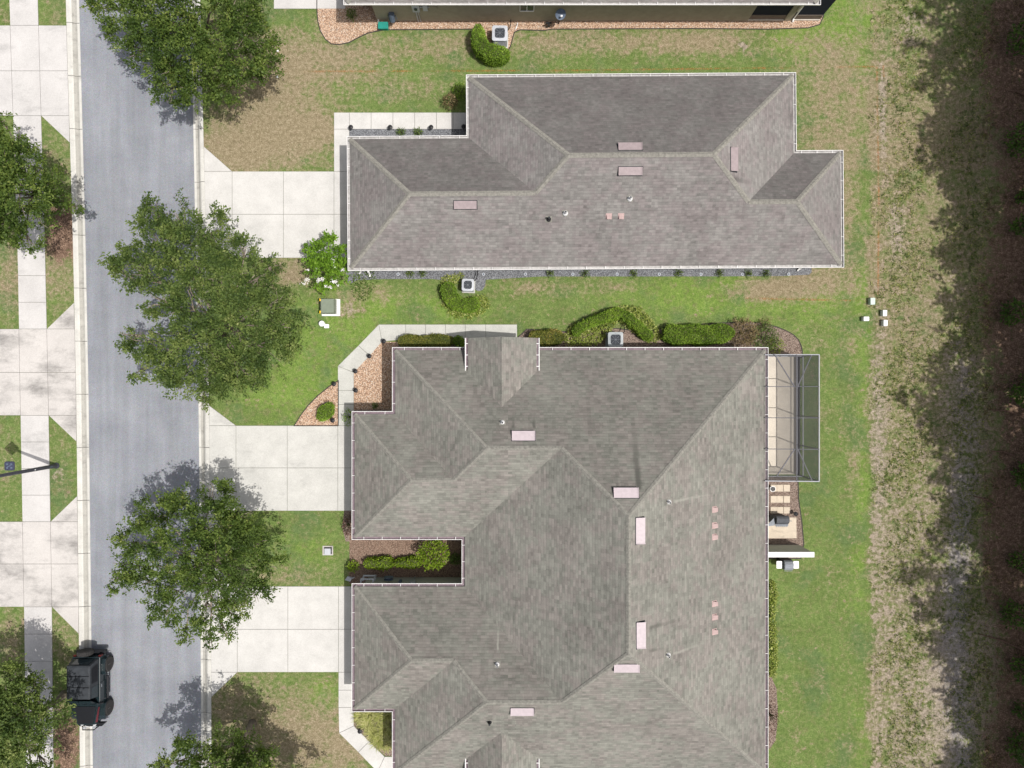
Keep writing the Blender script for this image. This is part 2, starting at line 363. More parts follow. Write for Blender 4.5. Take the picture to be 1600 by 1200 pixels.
def unit(a): return a/np.maximum(1e-9, np.linalg.norm(a, axis=1, keepdims=True))
def leaf_quads(c, d, L, W, upb=.6, tint=None):
    n = len(c); d = unit(d); r = RNG.normal(size=(n, 3)); r[:, 2] = np.abs(r[:, 2])*upb*2+upb
    nn = unit(r); s = unit(np.cross(d, nn)); L = np.asarray(L).reshape(-1, 1)*np.ones((n, 1)); W = np.asarray(W).reshape(-1, 1)*np.ones((n, 1))
    v = np.stack([c, c+d*L*.5+s*W*.5, c+d*L, c+d*L*.5-s*W*.5], 1).reshape(-1, 3)
    return v, np.arange(4*n).reshape(-1, 4)
def sphere_dirs(n, up=0.):
    d = RNG.normal(size=(n, 3)); d[:, 2] += up; return unit(d)

def foliage(blobs, dens, L, W, per=14, tl=(.4, .8), flat=.72, spread=.06, lump=None):
    """leafy sprays: blobs = [(x,y,z,r)] in metres; lump = size of the leafy clumps the sprays gather in"""
    C, D, T = [], [], []
    for x, y, z, r in blobs:
        n = max(8, int(dens*r*r)); d = sphere_dirs(n, .45)
        u = .30+.62*RNG.random((n, 1))**.6
        start = np.array([x, y, z])+d*u*r*np.array([1, 1, flat]); lt = np.zeros((n, 1))
        if lump:
            k = max(4, int(5.5*r*r/lump/lump*.55)); ds = sphere_dirs(k, .5)
            cs = np.array([x, y, z])+ds*(.25+.65*RNG.random((k, 1))**.5)*r*np.array([1, 1, flat]); own = RNG.integers(0, k, n); kt = RNG.normal(size=(k, 1))*.10
            free = RNG.random((n, 1)) < .16
            d2 = unit(sphere_dirs(n, .35)+ds[own]*.6); st2 = cs[own]+d2*lump*.45*RNG.random((n, 1))
            start = np.where(free, start, st2); d = np.where(free, d, d2); lt = np.where(free, -.08, kt[own])
        td = unit(d*np.array([1, 1, .7])+RNG.normal(size=(n, 3))*.5+np.array([0, 0, .1]))
        tl_ = RNG.uniform(tl[0], tl[1], (n, 1, 1))*min(1, r)
        t = RNG.random((n, per, 1))
        pos = start[:, None, :]+td[:, None, :]*t*tl_+RNG.normal(size=(n, per, 3))*spread-np.array([0, 0, .12])*t*t
        ld = unit((td[:, None, :]+RNG.normal(size=(n, per, 3))*.75).reshape(-1, 3))
        tw = np.clip(.40+lt+.12*RNG.normal(size=(n, 1))+.12*RNG.normal(size=(n, per))+.10*(t[:, :, 0]-.5), 0, 1)
        C.append(pos.reshape(-1, 3)); D.append(ld); T.append(tw.ravel())
    C = np.concatenate(C); D = np.concatenate(D); T = np.concatenate(T)
    k = C[:, 2] > .03; C, D, T = C[k], D[k], T[k]
    sz = RNG.uniform(.7, 1.25, len(C))
    v, q = leaf_quads(C, D, L*sz, W*sz); return v, q, T

# ------------------------------------------------------------------ ground sheets
def interp(pts, y):
    if y <= pts[0][1]: return pts[0][0]+(pts[1][0]-pts[0][0])/(pts[1][1]-pts[0][1])*(y-pts[0][1])
    for (x0, y0), (x1, y1) in zip(pts, pts[1:]):
        if y <= y1: return x0+(x1-x0)*(y-y0)/(y1-y0)
    (x0, y0), (x1, y1) = pts[-2:]; return x1+(x1-x0)*(y-y1)/(y1-y0)
LO = [(103, 0), (114, 375), (119, 600), (123.5, 975), (125, 1200)]     # outer edge of the left gutter
LI = [(122, 0), (132, 375), (136.6, 600), (141, 975), (143.5, 1200)]   # road edge, left
RI = [(297, 0), (304.5, 375), (309.4, 640), (312.4, 975), (313.5, 1200)]
RO = [(313, 0), (322, 375), (326.8, 640), (330, 975), (330.5, 1200)]
def gs(x, y, cx, cy, sx, sy): return np.exp(-.5*(((x-cx)/sx)**2+((y-cy)/sy)**2))
DRY = [(400, 130, 60, 70, .75), (470, 210, 60, 40, .9), (350, 235, 50, 30, .8), (470, 95, 60, 30, .5), (560, 90, 60, 30, .5), (640, 140, 60, 15, .45), (900, 66, 120, 16, .75), (1110, 66, 70, 18, .8),
       (700, 70, 60, 25, .45), (1300, 110, 40, 30, .4), (1265, 60, 25, 20, .3), (1290, 200, 40, 60, .5), (1300, 350, 40, 80, .45), (830, 450, 45, 10, .7), (955, 448, 40, 8, .6), (1190, 452, 50, 12, .8), (1270, 440, 50, 20, .6), (580, 460, 50, 14, .6), (455, 425, 30, 22, .9),
       (545, 490, 14, 14, .6), (430, 1120, 110, 55, .62), (500, 1180, 80, 40, .6), (350, 1080, 30, 30, .3), (420, 900, 40, 14, .4), (500, 900, 60, 12, .35), (90, 260, 20, 60, .5), (15, 430, 20, 60, .7), (92, 430, 25, 50, .7), (10, 720, 14, 50, .45), (95, 720, 12, 60, .4),
       (15, 1000, 24, 40, .7), (100, 1000, 24, 40, .6), (90, 20, 14, 20, .5), (8, 20, 14, 20, .4), (900, 520, 300, 10, .12), (1330, 600, 14, 300, .2)]
LUSH = [(1300, 30, 60, 40, .7), (1200, 75, 60, 20, .3), (430, 610, 80, 50, .4), (560, 495, 60, 30, .5), (650, 490, 90, 16, .4), (1310, 550, 45, 400, .35), (1120, 450, 90, 25, .5), (1000, 470, 130, 30, .45), (640, 480, 90, 30, .45), (470, 560, 90, 70, .55), (420, 850, 60, 50, .35), (500, 860, 40, 30, .4), (505, 1085, 22, 22, .9), (1345, 130, 10, 40, .7), (1350, 500, 12, 120, .4), (1350, 750, 10, 80, .5), (1330, 20, 30, 20, .8), (1250, 60, 30, 14, .7), (1345, 1150, 20, 60, .5), (95, 700, 20, 60, .3), (1230, 480, 90, 30, .4)]
_g = np.random.default_rng(5)
for _ in range(70):
    DRY.append((_g.uniform(330, 1350), _g.uniform(-20, 1200), _g.uniform(7, 26), _g.uniform(6, 26), _g.uniform(.08, .38)))
for _ in range(60):
    DRY.append((_g.uniform(1215, 1355), _g.uniform(-20, 1200), _g.uniform(6, 16), _g.uniform(8, 34), _g.uniform(.04, .26)))
    LUSH.append((_g.uniform(330, 1355), _g.uniform(-20, 1200), _g.uniform(8, 24), _g.uniform(8, 30), _g.uniform(.2, .5)))
def sstep(x, a, b): t = np.clip((x-a)/(b-a), 0, 1); return t*t*(3-2*t)
def masks(x, y):
    dry = sum(a*gs(x, y, cx, cy, sx, sy) for cx, cy, sx, sy, a in DRY)
    lush = sum(a*gs(x, y, cx, cy, sx, sy) for cx, cy, sx, sy, a in LUSH)
    edge = 1357+4*np.sin(y/37.)+3*np.sin(y/13.)
    strip = sstep(x, edge-4, edge+6)*np.clip(.35+y/500., .4, 1)
    dry = dry+.66*strip+.25*sstep(x, 1250, 1360)*(y < 260)
    bare = strip*(.22+.30*sstep(y, 400, 1000))+.75*gs(x, y, 1378, 170, 5, 60)+.5*gs(x, y, 1400, 360, 10, 40)+.45*gs(x, y, 1372, 650, 8, 120)+1.5*gs(x, y, 1160, 72, 5, 5)+.4*gs(x, y, 1500, 620, 20, 60)
    bare = bare+.5*gs(x, y, 1480, 1080, 20, 60)+.5*gs(x, y, 1425, 40, 16, 30)+.55*gs(x, y, 90, 735, 9, 16)+.6*gs(x, y, 545, 485, 10, 10)
    grey = .62*gs(x, y, 1500+9*np.sin(y/90.), y, 24, 1)*(.2+.8*sstep(y, 250, 900))
    straw = sstep(x+14*np.sin(y/60.), 1510, 1585)*.95+1.2*gs(x, y, 98, 345, 18, 30)+.9*gs(x, y, 95, 385, 14, 16)+1.2*gs(x, y, 104, 1165, 16, 40)+.7*gs(x, y, 1440, y, 60, 1)*0
    return dry, lush, bare, grey, straw
def ground():
    ys = np.concatenate([[-12000, -4000, -1500, -600], np.arange(-200, 1401, 9.), [1800, 2800, 5000, 13000]])
    vs, fs, at = [], [], [[] for _ in range(5)]
    for side in (0, 1):
        if side == 0: fr = np.concatenate([[12000, 4000, 1200, 500], np.arange(261, -1, -9.)])   # distance left of the kerb
        else: fr = np.concatenate([np.arange(0, 1400, 9.), [1800, 3000, 6000, 12000]])
        base = len(vs); nx = len(fr)
        for y in ys:
            e = interp(LO, y) if side == 0 else interp(RO, y)
            xs = e-fr if side == 0 else e+fr
            ms = masks(xs, np.full_like(xs, y))
            for k in range(5): at[k].append(np.asarray(ms[k])*np.ones(nx))
            for x in xs: g = G(x, y); vs.append((g[0], g[1], 0))
        for j in range(len(ys)-1):
            for i in range(nx-1):
                a = base+j*nx+i; fs.append((a, a+nx, a+nx+1, a+1))
    me = bpy.data.meshes.new('ground'); me.from_pydata(vs, [], fs)
    for nm, q in zip(('dry', 'lush', 'bare', 'grey', 'straw'), at):
        me.attributes.new(nm, 'FLOAT', 'POINT').data.foreach_set('value', np.concatenate(q).astype(np.float32))
    me.materials.append(M['lawn']); me.update()
    o = bpy.data.objects.new('ground', me); COL.objects.link(o); tag(o, kind='structure')
ground()
YS = [-12000, -3000, -800]+list(range(-300, 1501, 60))+[2200, 5000, 13000]
b = MB()
for y0, y1 in zip(YS, YS[1:]):
    g = [G(interp(LI, y0)-1, y0), G(interp(RI, y0)+1, y0), G(interp(RI, y1)+1, y1), G(interp(LI, y1)-1, y1)]
    b.sheet(g, -.10)
struct(b, 'road', M['asphalt'])
# Miami kerbs: flat top, dish, lip at the asphalt; cast in 3 m lengths
b = MB()
PROF = [(0, .012), (.30, .008), (.42, -.03), (.62, -.105), (.80, -.092), (1.0, -.085), (1.0, -.12)]
cuts = [-12000, -3000, -900]+list(range(-380, 1600, 83))+[2600, 6000, 13000]
for OUT, INN in ((LO, LI), (RO, RI)):
    for y0, y1 in zip(cuts, cuts[1:]):
        gp = .35
        rows = []
        for y in (y0+gp, y1-gp):
            rows.append([(*G(interp(OUT, y)+(interp(INN, y)-interp(OUT, y))*t, y), z) for t, z in PROF])
        n = len(PROF); vs = rows[0]+rows[1]
        fs = [(i, i+1, n+i+1, n+i) for i in range(n-1)]
        if OUT is RO: fs = [f[::-1] for f in fs]
        b.add(vs, fs, 0)
        for k in range(n-1):
            if k in (2, 3): b.m[-(n-1)+k] = 1
    y0, y1 = -600, 1700
    b.sheet([G(interp(OUT, y0), y0), G(interp(INN, y0), y0), G(interp(INN, y1), y1), G(interp(OUT, y1), y1)], -.13, 2)
struct(b, 'kerb', [M['gutterc'], M['kerbdirt'], M['joint']])

def slabs(name, panels, mat, z=.03, gap=.011, under=True):
    b = MB()
    for p in panels:
        g = ipoly(p)
        b.prism(offset(g, -gap), .001, z, 0)
        if under: b.sheet(offset(g, -.002), .0075+.0006*random.random(), 1)
    return struct(b, name, [mat, M['joint']])
def grid_panels(xs, ys):                                          # xs: functions of y or numbers
    f = lambda x, y: x(y) if callable(x) else x
    return [[(f(xs[i], ys[j]), ys[j]), (f(xs[i+1], ys[j]), ys[j]), (f(xs[i+1], ys[j+1]), ys[j+1]), (f(xs[i], ys[j+1]), ys[j+1])] for j in range(len(ys)-1) for i in range(len(xs)-1)]
ro = lambda y: interp(RO, y); lo = lambda y: interp(LO, y)
SWL = [(15, 0), (28, 400), (32.5, 650), (38, 950), (41, 1200)]; SWR = [(59.5, 0), (71, 400), (76.5, 650), (81.5, 950), (84, 1200)]
swl = lambda y: interp(SWL, y); swr = lambda y: interp(SWR, y)
# driveways on the near side (right of the road)
slabs('driveway', grid_panels([ro, 363, 443, 522], [268, 335, 403])+[[(ro(228)+.3, 229), (363, 268), (ro(268), 268)], [(ro(403), 403), (363, 403), (ro(440)+.3, 440)]], M['conc'])
slabs('driveway', grid_panels([ro, 369, 449, 528, 560], [665, 731, 798])+[[(ro(633)+.3, 633.5), (369, 665), (ro(665), 665)], [(ro(798), 798), (369, 798), (ro(838)+.3, 838)]], M['concd2'])
slabs('driveway', grid_panels([ro, 371, 450, 529, 560], [916, 983, 1050])+[[(ro(1050), 1050), (371, 1050), (ro(1089)+.3, 1089)], [(ro(878)+.3, 878), (371, 916), (ro(916), 916)]], M['conc'])
# walks
slabs('path', [[(522, 176), (546, 176), (546, 202), (522, 202)], [(522, 202), (546, 202), (546, 268), (522, 268)], [(522, 268), (546, 268), (546, 335), (522, 335)], [(522, 335), (546, 335), (546, 403), (522, 403)]]
      + grid_panels([546, 580, 614, 648, 682, 708, 732], [176, 202]), M['conc'])
slabs('path', [[(528, 632), (553, 632), (553, 665), (528, 665)], [(528, 610), (553, 610), (553, 632), (528, 632)], [(528, 572), (553, 582), (553, 610), (528, 610)], [(528, 572), (560, 540), (578, 556), (553, 582)],
               [(560, 540), (592, 507), (597, 534), (578, 556)], [(592, 507), (634, 507), (634, 530), (597, 534)]]+grid_panels([634, 665, 696, 727, 759, 808], [507, 530]), M['concgreen'])
slabs('path', [[(529, 1050), (560, 1050), (560, 1078), (529, 1078)], [(529, 1078), (560, 1078), (553, 1105), (529, 1105)], [(529, 1105), (553, 1105), (553, 1134), (530, 1145)], [(530, 1145), (553, 1134), (577, 1158), (560, 1175)],
               [(560, 1175), (577, 1158), (601, 1182), (590, 1206)], [(590, 1206), (601, 1182), (640, 1182), (640, 1206)]]+grid_panels([640, 680, 720, 760], [1182, 1206]), M['conc'])
# far side: three old driveways crossed by the sidewalk
def old_drive(y0, y1, ym, up, dn):
    ps = grid_panels([-60, swl, swr, lo], [y0, ym, y1])
    if up: ps.append([(swr(y0), y0), (lo(up)-.3, up), (lo(y0), y0)])
    if dn: ps.append([(swr(y1), y1), (lo(y1), y1), (lo(dn)-.3, dn)])
    return ps
slabs('driveway', old_drive(40, 181, 111, 0, 223), M['concwalk'])
slabs('driveway', old_drive(514, 649, 582, 473, 690), M['concold'])
slabs('driveway', old_drive(815, 948, 881, 775, 990), M['concold'])
wk = []
for a, c_ in ((-340, 40), (181, 514), (649, 815), (948, 1500)):
    n = max(1, round((c_-a)/41)); ys = [a+(c_-a)*i/n for i in range(n+1)]
    wk += grid_panels([swl, swr], ys)
slabs('sidewalk', wk, M['concwalk'])
slabs('path', [[(428, -60), (540, -60), (540, 14), (428, 14)]], M['concwalk'], z=.026)

# planting beds
def bed(name, pts, mat, z, edge=True, smooth=0):
    g = ipoly(pts)
    for _ in range(smooth):
        g = [q for i in range(len(g)) for q in ((g[i][0]*.75+g[(i+1) % len(g)][0]*.25, g[i][1]*.75+g[(i+1) % len(g)][1]*.25), (g[i][0]*.25+g[(i+1) % len(g)][0]*.75, g[i][1]*.25+g[(i+1) % len(g)][1]*.75))]
    b = MB(); b.sheet(g, z, 0)
    if edge:
        e = offset(g, .05); n = len(g)
        b.add([(x, y, z+.02) for x, y in g]+[(x, y, z+.02) for x, y in e]+[(x, y, 0) for x, y in e], [(i, i+n, (i+1) % n+n, (i+1) % n)[::-1] for i in range(n)]+[(i+n, i+2*n, (i+1) % n+2*n, (i+1) % n+n)[::-1] for i in range(n)], 1)
    return struct(b, name, [mat, M['edging']])
bed('pebble_bed', [(553, 582), (597, 534), (640, 534), (640, 655), (553, 655)], M['orange'], .010, False)
bed('pebble_bed', [(528, 596), (514, 605), (498, 618), (482, 634), (470, 650), (461, 664.5), (528, 664.5)], M['orange'], .010)
bed('pebble_bed', [(496, 14), (497, 30), (501, 48), (509, 61), (518, 68), (530, 69), (545, 66), (560, 58), (575, 51), (600, 46), (738, 45), (745, 60), (790, 84), (797, 72), (803, 50), (812, 46), (850, 47), (862, 45), (1080, 44), (1200, 45), (1262, 43), (1280, 38), (1286, 25), (1286, -30), (496, -30)], M['orange'], .010)
bed('gravel_bed', [(546, 202), (735, 202), (735, 240), (546, 240)], M['blue'], .008, False)
bed('gravel_bed', [(543, 400), (1262, 400), (1270, 424), (1262, 431), (1100, 432), (760, 432), (757, 452), (745, 456), (715, 436), (560, 436), (548, 444), (540, 440)], M['blue'], .008, False, 1)
bed('mulch_bed', [(540, 640), (730, 640), (730, 660), (540, 660)], M['mulch'], .014, False)
bed('mulch_bed', [(546, 836), (760, 836), (760, 912), (546, 912)], M['mulchtan'], .012, False)
bed('mulch_bed', [(553, 1100), (650, 1100), (650, 1181), (602, 1181), (553, 1134)], M['mulch'], .012, False)
bed('mulch_bed', [(622, 530), (735, 530), (735, 560), (622, 560)], M['mulch'], .013, False)
bed('mulch_bed', [(808, 514), (870, 518), (900, 520), (950, 512), (1010, 520), (1050, 510), (1150, 504), (1190, 505), (1222, 514), (1245, 527), (1253, 545), (1252, 562), (1150, 575), (808, 575)], M['mulch'], .009, True, 1)
bed('mulch_bed', [(1180, 745), (1246, 745), (1247, 780), (1252, 815), (1255, 850), (1250, 872), (1180, 872)], M['mulch'], .009, True)
bed('mulch_bed', [(538, 795), (560, 795), (560, 846), (540, 846), (535, 825)], M['mulch'], .009, False)
bed('mulch_bed', [(1180, 1040), (1212, 1060), (1216, 1120), (1210, 1170), (1180, 1170)], M['mulch'], .009, False, 1)
# orange utility marking paint, faded
b = MB()
for p in ([(440, 112), (900, 110), (1368, 104)], [(1370, 104), (1373, 300), (1372, 463)], [(1165, 466), (1355, 470)], [(1380, 102), (1381, 120)]):
    for a, c_ in zip(p, p[1:]):
        a = Vector(G(*a)); c_ = Vector(G(*c_)); d = (c_-a).normalized(); n_ = Vector((-d.y, d.x))*.05
        b.sheet([tuple(a-n_), tuple(c_-n_), tuple(c_+n_), tuple(a+n_)], .004)
struct(b, 'painted_line', M['line'])

# ------------------------------------------------------------------ houses
PITCH, EAVE = .55, 2.6
def clip(poly, f):                                                # keep f >= 0 ; f = (a,b,c)
    out = []; n = len(poly)
    for i in range(n):
        p, q = poly[i], poly[(i+1) % n]; fp = f[0]*p[0]+f[1]*p[1]+f[2]; fq = f[0]*q[0]+f[1]*q[1]+f[2]
        if fp >= -1e-7: out.append(p)
        if (fp > 1e-7 and fq < -1e-7) or (fp < -1e-7 and fq > 1e-7):
            t = fp/(fp-fq); out.append((p[0]+(q[0]-p[0])*t, p[1]+(q[1]-p[1])*t))
    return out if len(out) > 2 and abs(area(out)) > 1e-4 else []
def planes(r, s=PITCH, h=EAVE):
    x0, y0, x1, y1 = r
    return [(s, 0, h-s*x0), (-s, 0, h+s*x1), (0, s, h-s*y0), (0, -s, h+s*y1)]
def roof_faces(rects):
    res = []
    for i, r in enumerate(rects):
        x0, y0, x1, y1 = r; pl = planes(r)
        for j in range(4):
            c = [(x0, y0), (x1, y0), (x1, y1), (x0, y1)]
            for k in range(4):
                if k != j and c: c = clip(c, tuple(pl[k][q]-pl[j][q] for q in range(3)))
            parts = [c] if c else []
            for m_, r2 in enumerate(rects):
                if m_ == i: continue
                nxt = []
                for cur in parts:
                    for pk in planes(r2):
                        f = tuple(pk[q]-pl[j][q] for q in range(3))
                        if max(abs(t) for t in f) < 1e-6:
                            if m_ > i: nxt.append(cur); cur = []; break
                            continue
                        o_ = clip(cur, tuple(-t for t in f))
                        if o_: nxt.append(o_)
                        cur = clip(cur, f)
                        if not cur: break
                parts = nxt
            res += [(p, pl[j]) for p in parts]
    return res
def roof_uv(pl):
    k = math.sqrt(1+PITCH*PITCH)
    if abs(pl[0]) > abs(pl[1]): return lambda v: (v[1], v[0]*k*(1 if pl[0] > 0 else -1)+50)
    return lambda v: (v[0]+.07, v[1]*k*(1 if pl[1] > 0 else -1)+50)
def ridges(faces):
    E = []
    for p, pl in faces:
        cx = sum(q[0] for q in p)/len(p); cy = sum(q[1] for q in p)/len(p)
        for a, b_ in zip(p, p[1:]+p[:1]): E.append((Vector(a), Vector(b_), pl, Vector((cx, cy))))
    segs = []
    for i in range(len(E)):
        a, b_, pa, ca = E[i]; L = (b_-a).length
        if L < .1: continue
        d = (b_-a)/L; n_ = Vector((-d.y, d.x))
        for j in range(i+1, len(E)):
            c, e, pb, cb = E[j]
            if max(abs(pa[q]-pb[q]) for q in (0, 1)) < 1e-6: continue
            if abs((c-a).dot(n_)) > 2e-3 or abs((e-a).dot(n_)) > 2e-3: continue
            t0, t1 = sorted(((c-a).dot(d), (e-a).dot(d))); t0 = max(0, t0); t1 = min(L, t1)
            if t1-t0 < .12: continue
            p0, p1 = a+d*t0, a+d*t1
            q = (p0+p1)/2; sa = n_ if (ca-q).dot(n_) > 0 else -n_; tb = q-sa*.2
            va = pa[0]*tb.x+pa[1]*tb.y+pa[2]; vb = pb[0]*tb.x+pb[1]*tb.y+pb[2]
            segs.append((p0, p1, sa, pa, pb, va > vb+1e-4))
    return segs
def zat(pl, p): return pl[0]*p[0]+pl[1]*p[1]+pl[2]
def sweep_outline(b, pts, prof, mis):                            # closed profile pieces along a closed outline
    rings = [offset(pts, d) if abs(d) > 1e-9 else pts for d, z in prof]; n = len(pts)
    for k in range(len(prof)-1):
        for i in range(n):
            a, c = rings[k][i], rings[k][(i+1) % n]; a2, c2 = rings[k+1][i], rings[k+1][(i+1) % n]
            b.add([(*a, prof[k][1]), (*c, prof[k][1]), (*c2, prof[k+1][1]), (*a2, prof[k+1][1])], [(0, 1, 2, 3)], mis[k])
def house(name, label, rects_px, outline_px, center, roofm, capm, wallm, gutter_inner, inset, capw=.16, rz=0., skip_gutter=()):
    cx, cy = G(*center); t = thing(name, label, 'house', (cx, cy, 0))
    rects = []
    for x0, y0, x1, y1 in rects_px:
        a = G(x0, y1); c = G(x1, y0); rects.append((a[0], a[1], c[0], c[1]))
    faces = roof_faces(rects)
    b = MB()
    for p, pl in faces:
        if area(p) < 0: p = p[::-1]
        b.uv[len(b.f)] = roof_uv(pl); b.add([(x, y, zat(pl, (x, y))) for x, y in p], [tuple(range(len(p)))])
    out = [G(*q) for q in outline_px]
    if area(out) < 0: out = out[::-1]
    roof = b
    b2 = MB(); b2.sheet(offset(out, -.01), EAVE-.17); b2.f[-1] = b2.f[-1][::-1]
    sweep_outline(b2, out, [(0, EAVE-.17), (0, EAVE-.002)], [0])
    ro_ = roof.build('roof', roofm, t)
    b2.build('soffit', M['trim'], t)
    cp = MB()
    for p0, p1, sa, pa, pb, convex in ridges(faces):
        if not convex: continue
        d = (p1-p0).normalized(); L = (p1-p0).length; n = max(1, round(L/.28))
        for i in range(n):                                        # overlapping cap shingles
            q0 = p0+d*L*i/n; q1 = p0+d*min(L, L*(i+1)/n+.03)
            vs = []
            for q, up in ((q0, .012), (q1, .03)):
                vs += [(*(q+sa*capw), zat(pa, q+sa*capw)+up), (*q, zat(pa, q)+up+.012), (*(q-sa*capw), zat(pb, q-sa*capw)+up)]
            cp.add(vs, [(0, 1, 4, 3), (1, 2, 5, 4)] if d.cross(sa) < 0 else [(0, 3, 4, 1), (1, 4, 5, 2)])
    cp.build('ridge_cap', capm, ro_)
    gt = MB()
    sweep_outline(gt, out, [(.0, EAVE-.03), (.005, EAVE-.10), (.11, EAVE-.11), (.13, EAVE-.01), (.155, EAVE-.008), (.155, EAVE-.05), (.13, EAVE-.13), (.0, EAVE-.14)], [1, 1, 1, 0, 0, 0, 0])
    n = len(out)
    for i in range(n):
        a, c = Vector(out[i]), Vector(out[(i+1) % n]); d = (c-a); L = d.length; d.normalize(); o_ = Vector((d.y, -d.x))
        k = max(1, round(L/.97))
        for j in range(k):
            q = a+d*(L*(j+.5)/k)
            gt.bar((*(q+o_*.0), EAVE-.004), (*(q+o_*.14), EAVE-.004), .022, .012, 0)
    gt.build('gutter', [M['white'], gutter_inner], t)
    wl = MB(); wp = offset(out, -inset)
    wl.prism(wp, -.2, EAVE-.18)
    wl.build('wall', wallm, t)
    return t, ro_, faces, out
def roof_z(faces, x, y):
    for p, pl in faces:
        q = p if area(p) > 0 else p[::-1]
        if all((q[(i+1) % len(q)][0]-q[i][0])*(y-q[i][1])-(q[(i+1) % len(q)][1]-q[i][1])*(x-q[i][0]) >= -1e-4 for i in range(len(q))): return zat(pl, (x, y)), pl
    return EAVE, (0, 0, EAVE)
def on_roof(faces, px, py):                                       # where a roof item seen at px,py really is
    h = 4.
    for _ in range(12):
        x, y = P(px, py, h); h, pl = roof_z(faces, x, y)
    return x, y, h, pl
def frame_on(pl):
    g = Vector((pl[0], pl[1], 0))
    if g.length < 1e-6: g = Vector((0, 1, 0))
    g.normalize(); upv = (Vector((g.x, g.y, PITCH))).normalized(); n_ = Vector((-g.x*PITCH, -g.y*PITCH, 1)).normalized(); side = g.cross(Vector((0, 0, 1)))
    return upv, n_, side
def roof_vent(roof, faces, px, py, L, Wd, mat='vent'):              # low hooded off-ridge vent, open on the downhill side
    x, y, z, pl = on_roof(faces, px, py); u, n_, s = frame_on(pl); c = Vector((x, y, z))
    b = MB(); l = L/S*.84/2; w_ = Wd/S*.74/2
    def q(a, d, h): return tuple(c+s*a+u*d+n_*h)
    b.add([q(-l, w_, .02), q(l, w_, .02), q(l, -w_, .17), q(-l, -w_, .17), q(-l, w_-.03, .0), q(l, w_-.03, 0), q(l, -w_, .13), q(-l, -w_, .13)],
          [(0, 1, 2, 3), (4, 7, 6, 5), (0, 4, 5, 1), (1, 5, 6, 2), (2, 6, 7, 3), (3, 7, 4, 0)])
    b.add([q(-l-.045, w_+.03, .014), q(l+.045, w_+.03, .014), q(l+.045, -w_-.075, .014), q(-l-.045, -w_-.075, .014)], [(0, 1, 2, 3)], 2)  # dark flange paints the hood's shadow edge onto the shingles
    b.add([q(-l+.01, -w_+.05, .012), q(l-.01, -w_+.05, .012), q(l-.01, -w_+.05, .14), q(-l+.01, -w_+.05, .14)], [(0, 1, 2, 3)], 2)
    for a in (-l, l): b.bar(q(a, w_, .035), q(a, -w_, .185), .03, .02, 0)
    b.f = [f for f in b.f]
    return b.build('roof_vent', [M[mat], M['mauve'], M['dark']], roof)
def box_vent(roof, faces, px, py):
    x, y, z, pl = on_roof(faces, px, py); u, n_, s = frame_on(pl); c = Vector((x, y, z)); b = MB(); l = .105
    def q(a, d, h): return tuple(c+s*a+u*d+n_*h)
    b.add([q(-l, l, .02), q(l, l, .02), q(l, -l, .16), q(-l, -l, .16), q(-l, l, 0), q(l, l, 0), q(l, -l, .02), q(-l, -l, .02)],
          [(0, 3, 2, 1), (0, 4, 7, 3), (1, 2, 6, 5), (0, 1, 5, 4)], 0)
    b.add([q(-l, -l+.02, .02), q(l, -l+.02, .02), q(l, -l+.02, .15), q(-l, -l+.02, .15)], [(0, 1, 2, 3)], 1)
    b.add([q(-l-.05, l+.05, .012), q(l+.05, l+.05, .012), q(l+.05, -l-.05, .012), q(-l-.05, -l-.05, .012)], [(0, 3, 2, 1)], 0)
    return b.build('box_vent', [M['ventred'], M['dark']], roof)
def pipe_vent(roof, faces, px, py, mat='lead', r=.06, h=.32):
    x, y, z, pl = on_roof(faces, px, py); b = MB()
    b.tube([(x, y, z-.05), (x, y, z+.05), (x, y, z+.1), (x, y, z+h)], [r*2.4, r*2.2, r*1.05, r], 10, 0)
    b.tube([(x, y, z+h), (x, y, z+h+.003)], r*.8, 10, 1)
    u, n_, s = frame_on(pl); c = Vector((x, y, z))
    b.add([tuple(c+s*.16*i+u*.16*j+n_*.012) for i, j in ((-1, -1), (1, -1), (1, 1), (-1, 1))], [(0, 1, 2, 3)], 2)
    return b.build('vent_pipe', [M[mat], M['dark'], M['cap2']], roof)
def window(t, a, c, z0, z1, out):                                  # on a wall line a->c, outward normal out
    a = Vector((*a, 0)); c = Vector((*c, 0)); o_ = Vector((*out, 0)); b = MB()
    def q(k, z, d): v = a+(c-a)*k+o_*d; return (v.x, v.y, z)
    b.add([q(0, z0, .02), q(1, z0, .02), q(1, z1, .02), q(0, z1, .02)], [(0, 1, 2, 3)])
    g = MB()
    for k0, k1, h0, h1 in ((0, 1, z0-.06, z0), (0, 1, z1, z1+.06), ): g.bar(q(k0, (h0+h1)/2, .025), q(k1, (h0+h1)/2, .025), .05, .06)
    for k in (0, .5, 1): g.bar(q(k, z0, .03), q(k, z1, .03), .05, .04)
    w_ = g.build('window', M['white'], t); b.build('pane', M['glass'], w_)
def garage(t, x, y0, y1, w_=2.1):
    b = MB(); b.box(x-.05, y0, 0, x-.003, y1, w_)
    for k in range(4):
        for j in range(4):
            yy = y0+(y1-y0)*(j+.08)/4; b.box(x-.07, yy, .06+k*.52, x-.051, yy+(y1-y0)*.21, .06+k*.52+.40)
    b.build('garage_door', M['door'], t)
def downspout(t, x, y, sx, sy, mat='white'):
    b = MB(); b.bar((x, y, EAVE-.12), (x+sx*.12, y+sy*.12, EAVE-.3), .08, .06); b.bar((x+sx*.12, y+sy*.12, EAVE-.3), (x+sx*.12, y+sy*.12, .2), .08, .06)
    b.bar((x+sx*.12, y+sy*.12, .2), (x-sx*.02, y-sy*.02, .08), .08, .06); b.build('downspout', M[mat], t)

EX = .14*S                                                          # roof edge sits inside the outer gutter lip
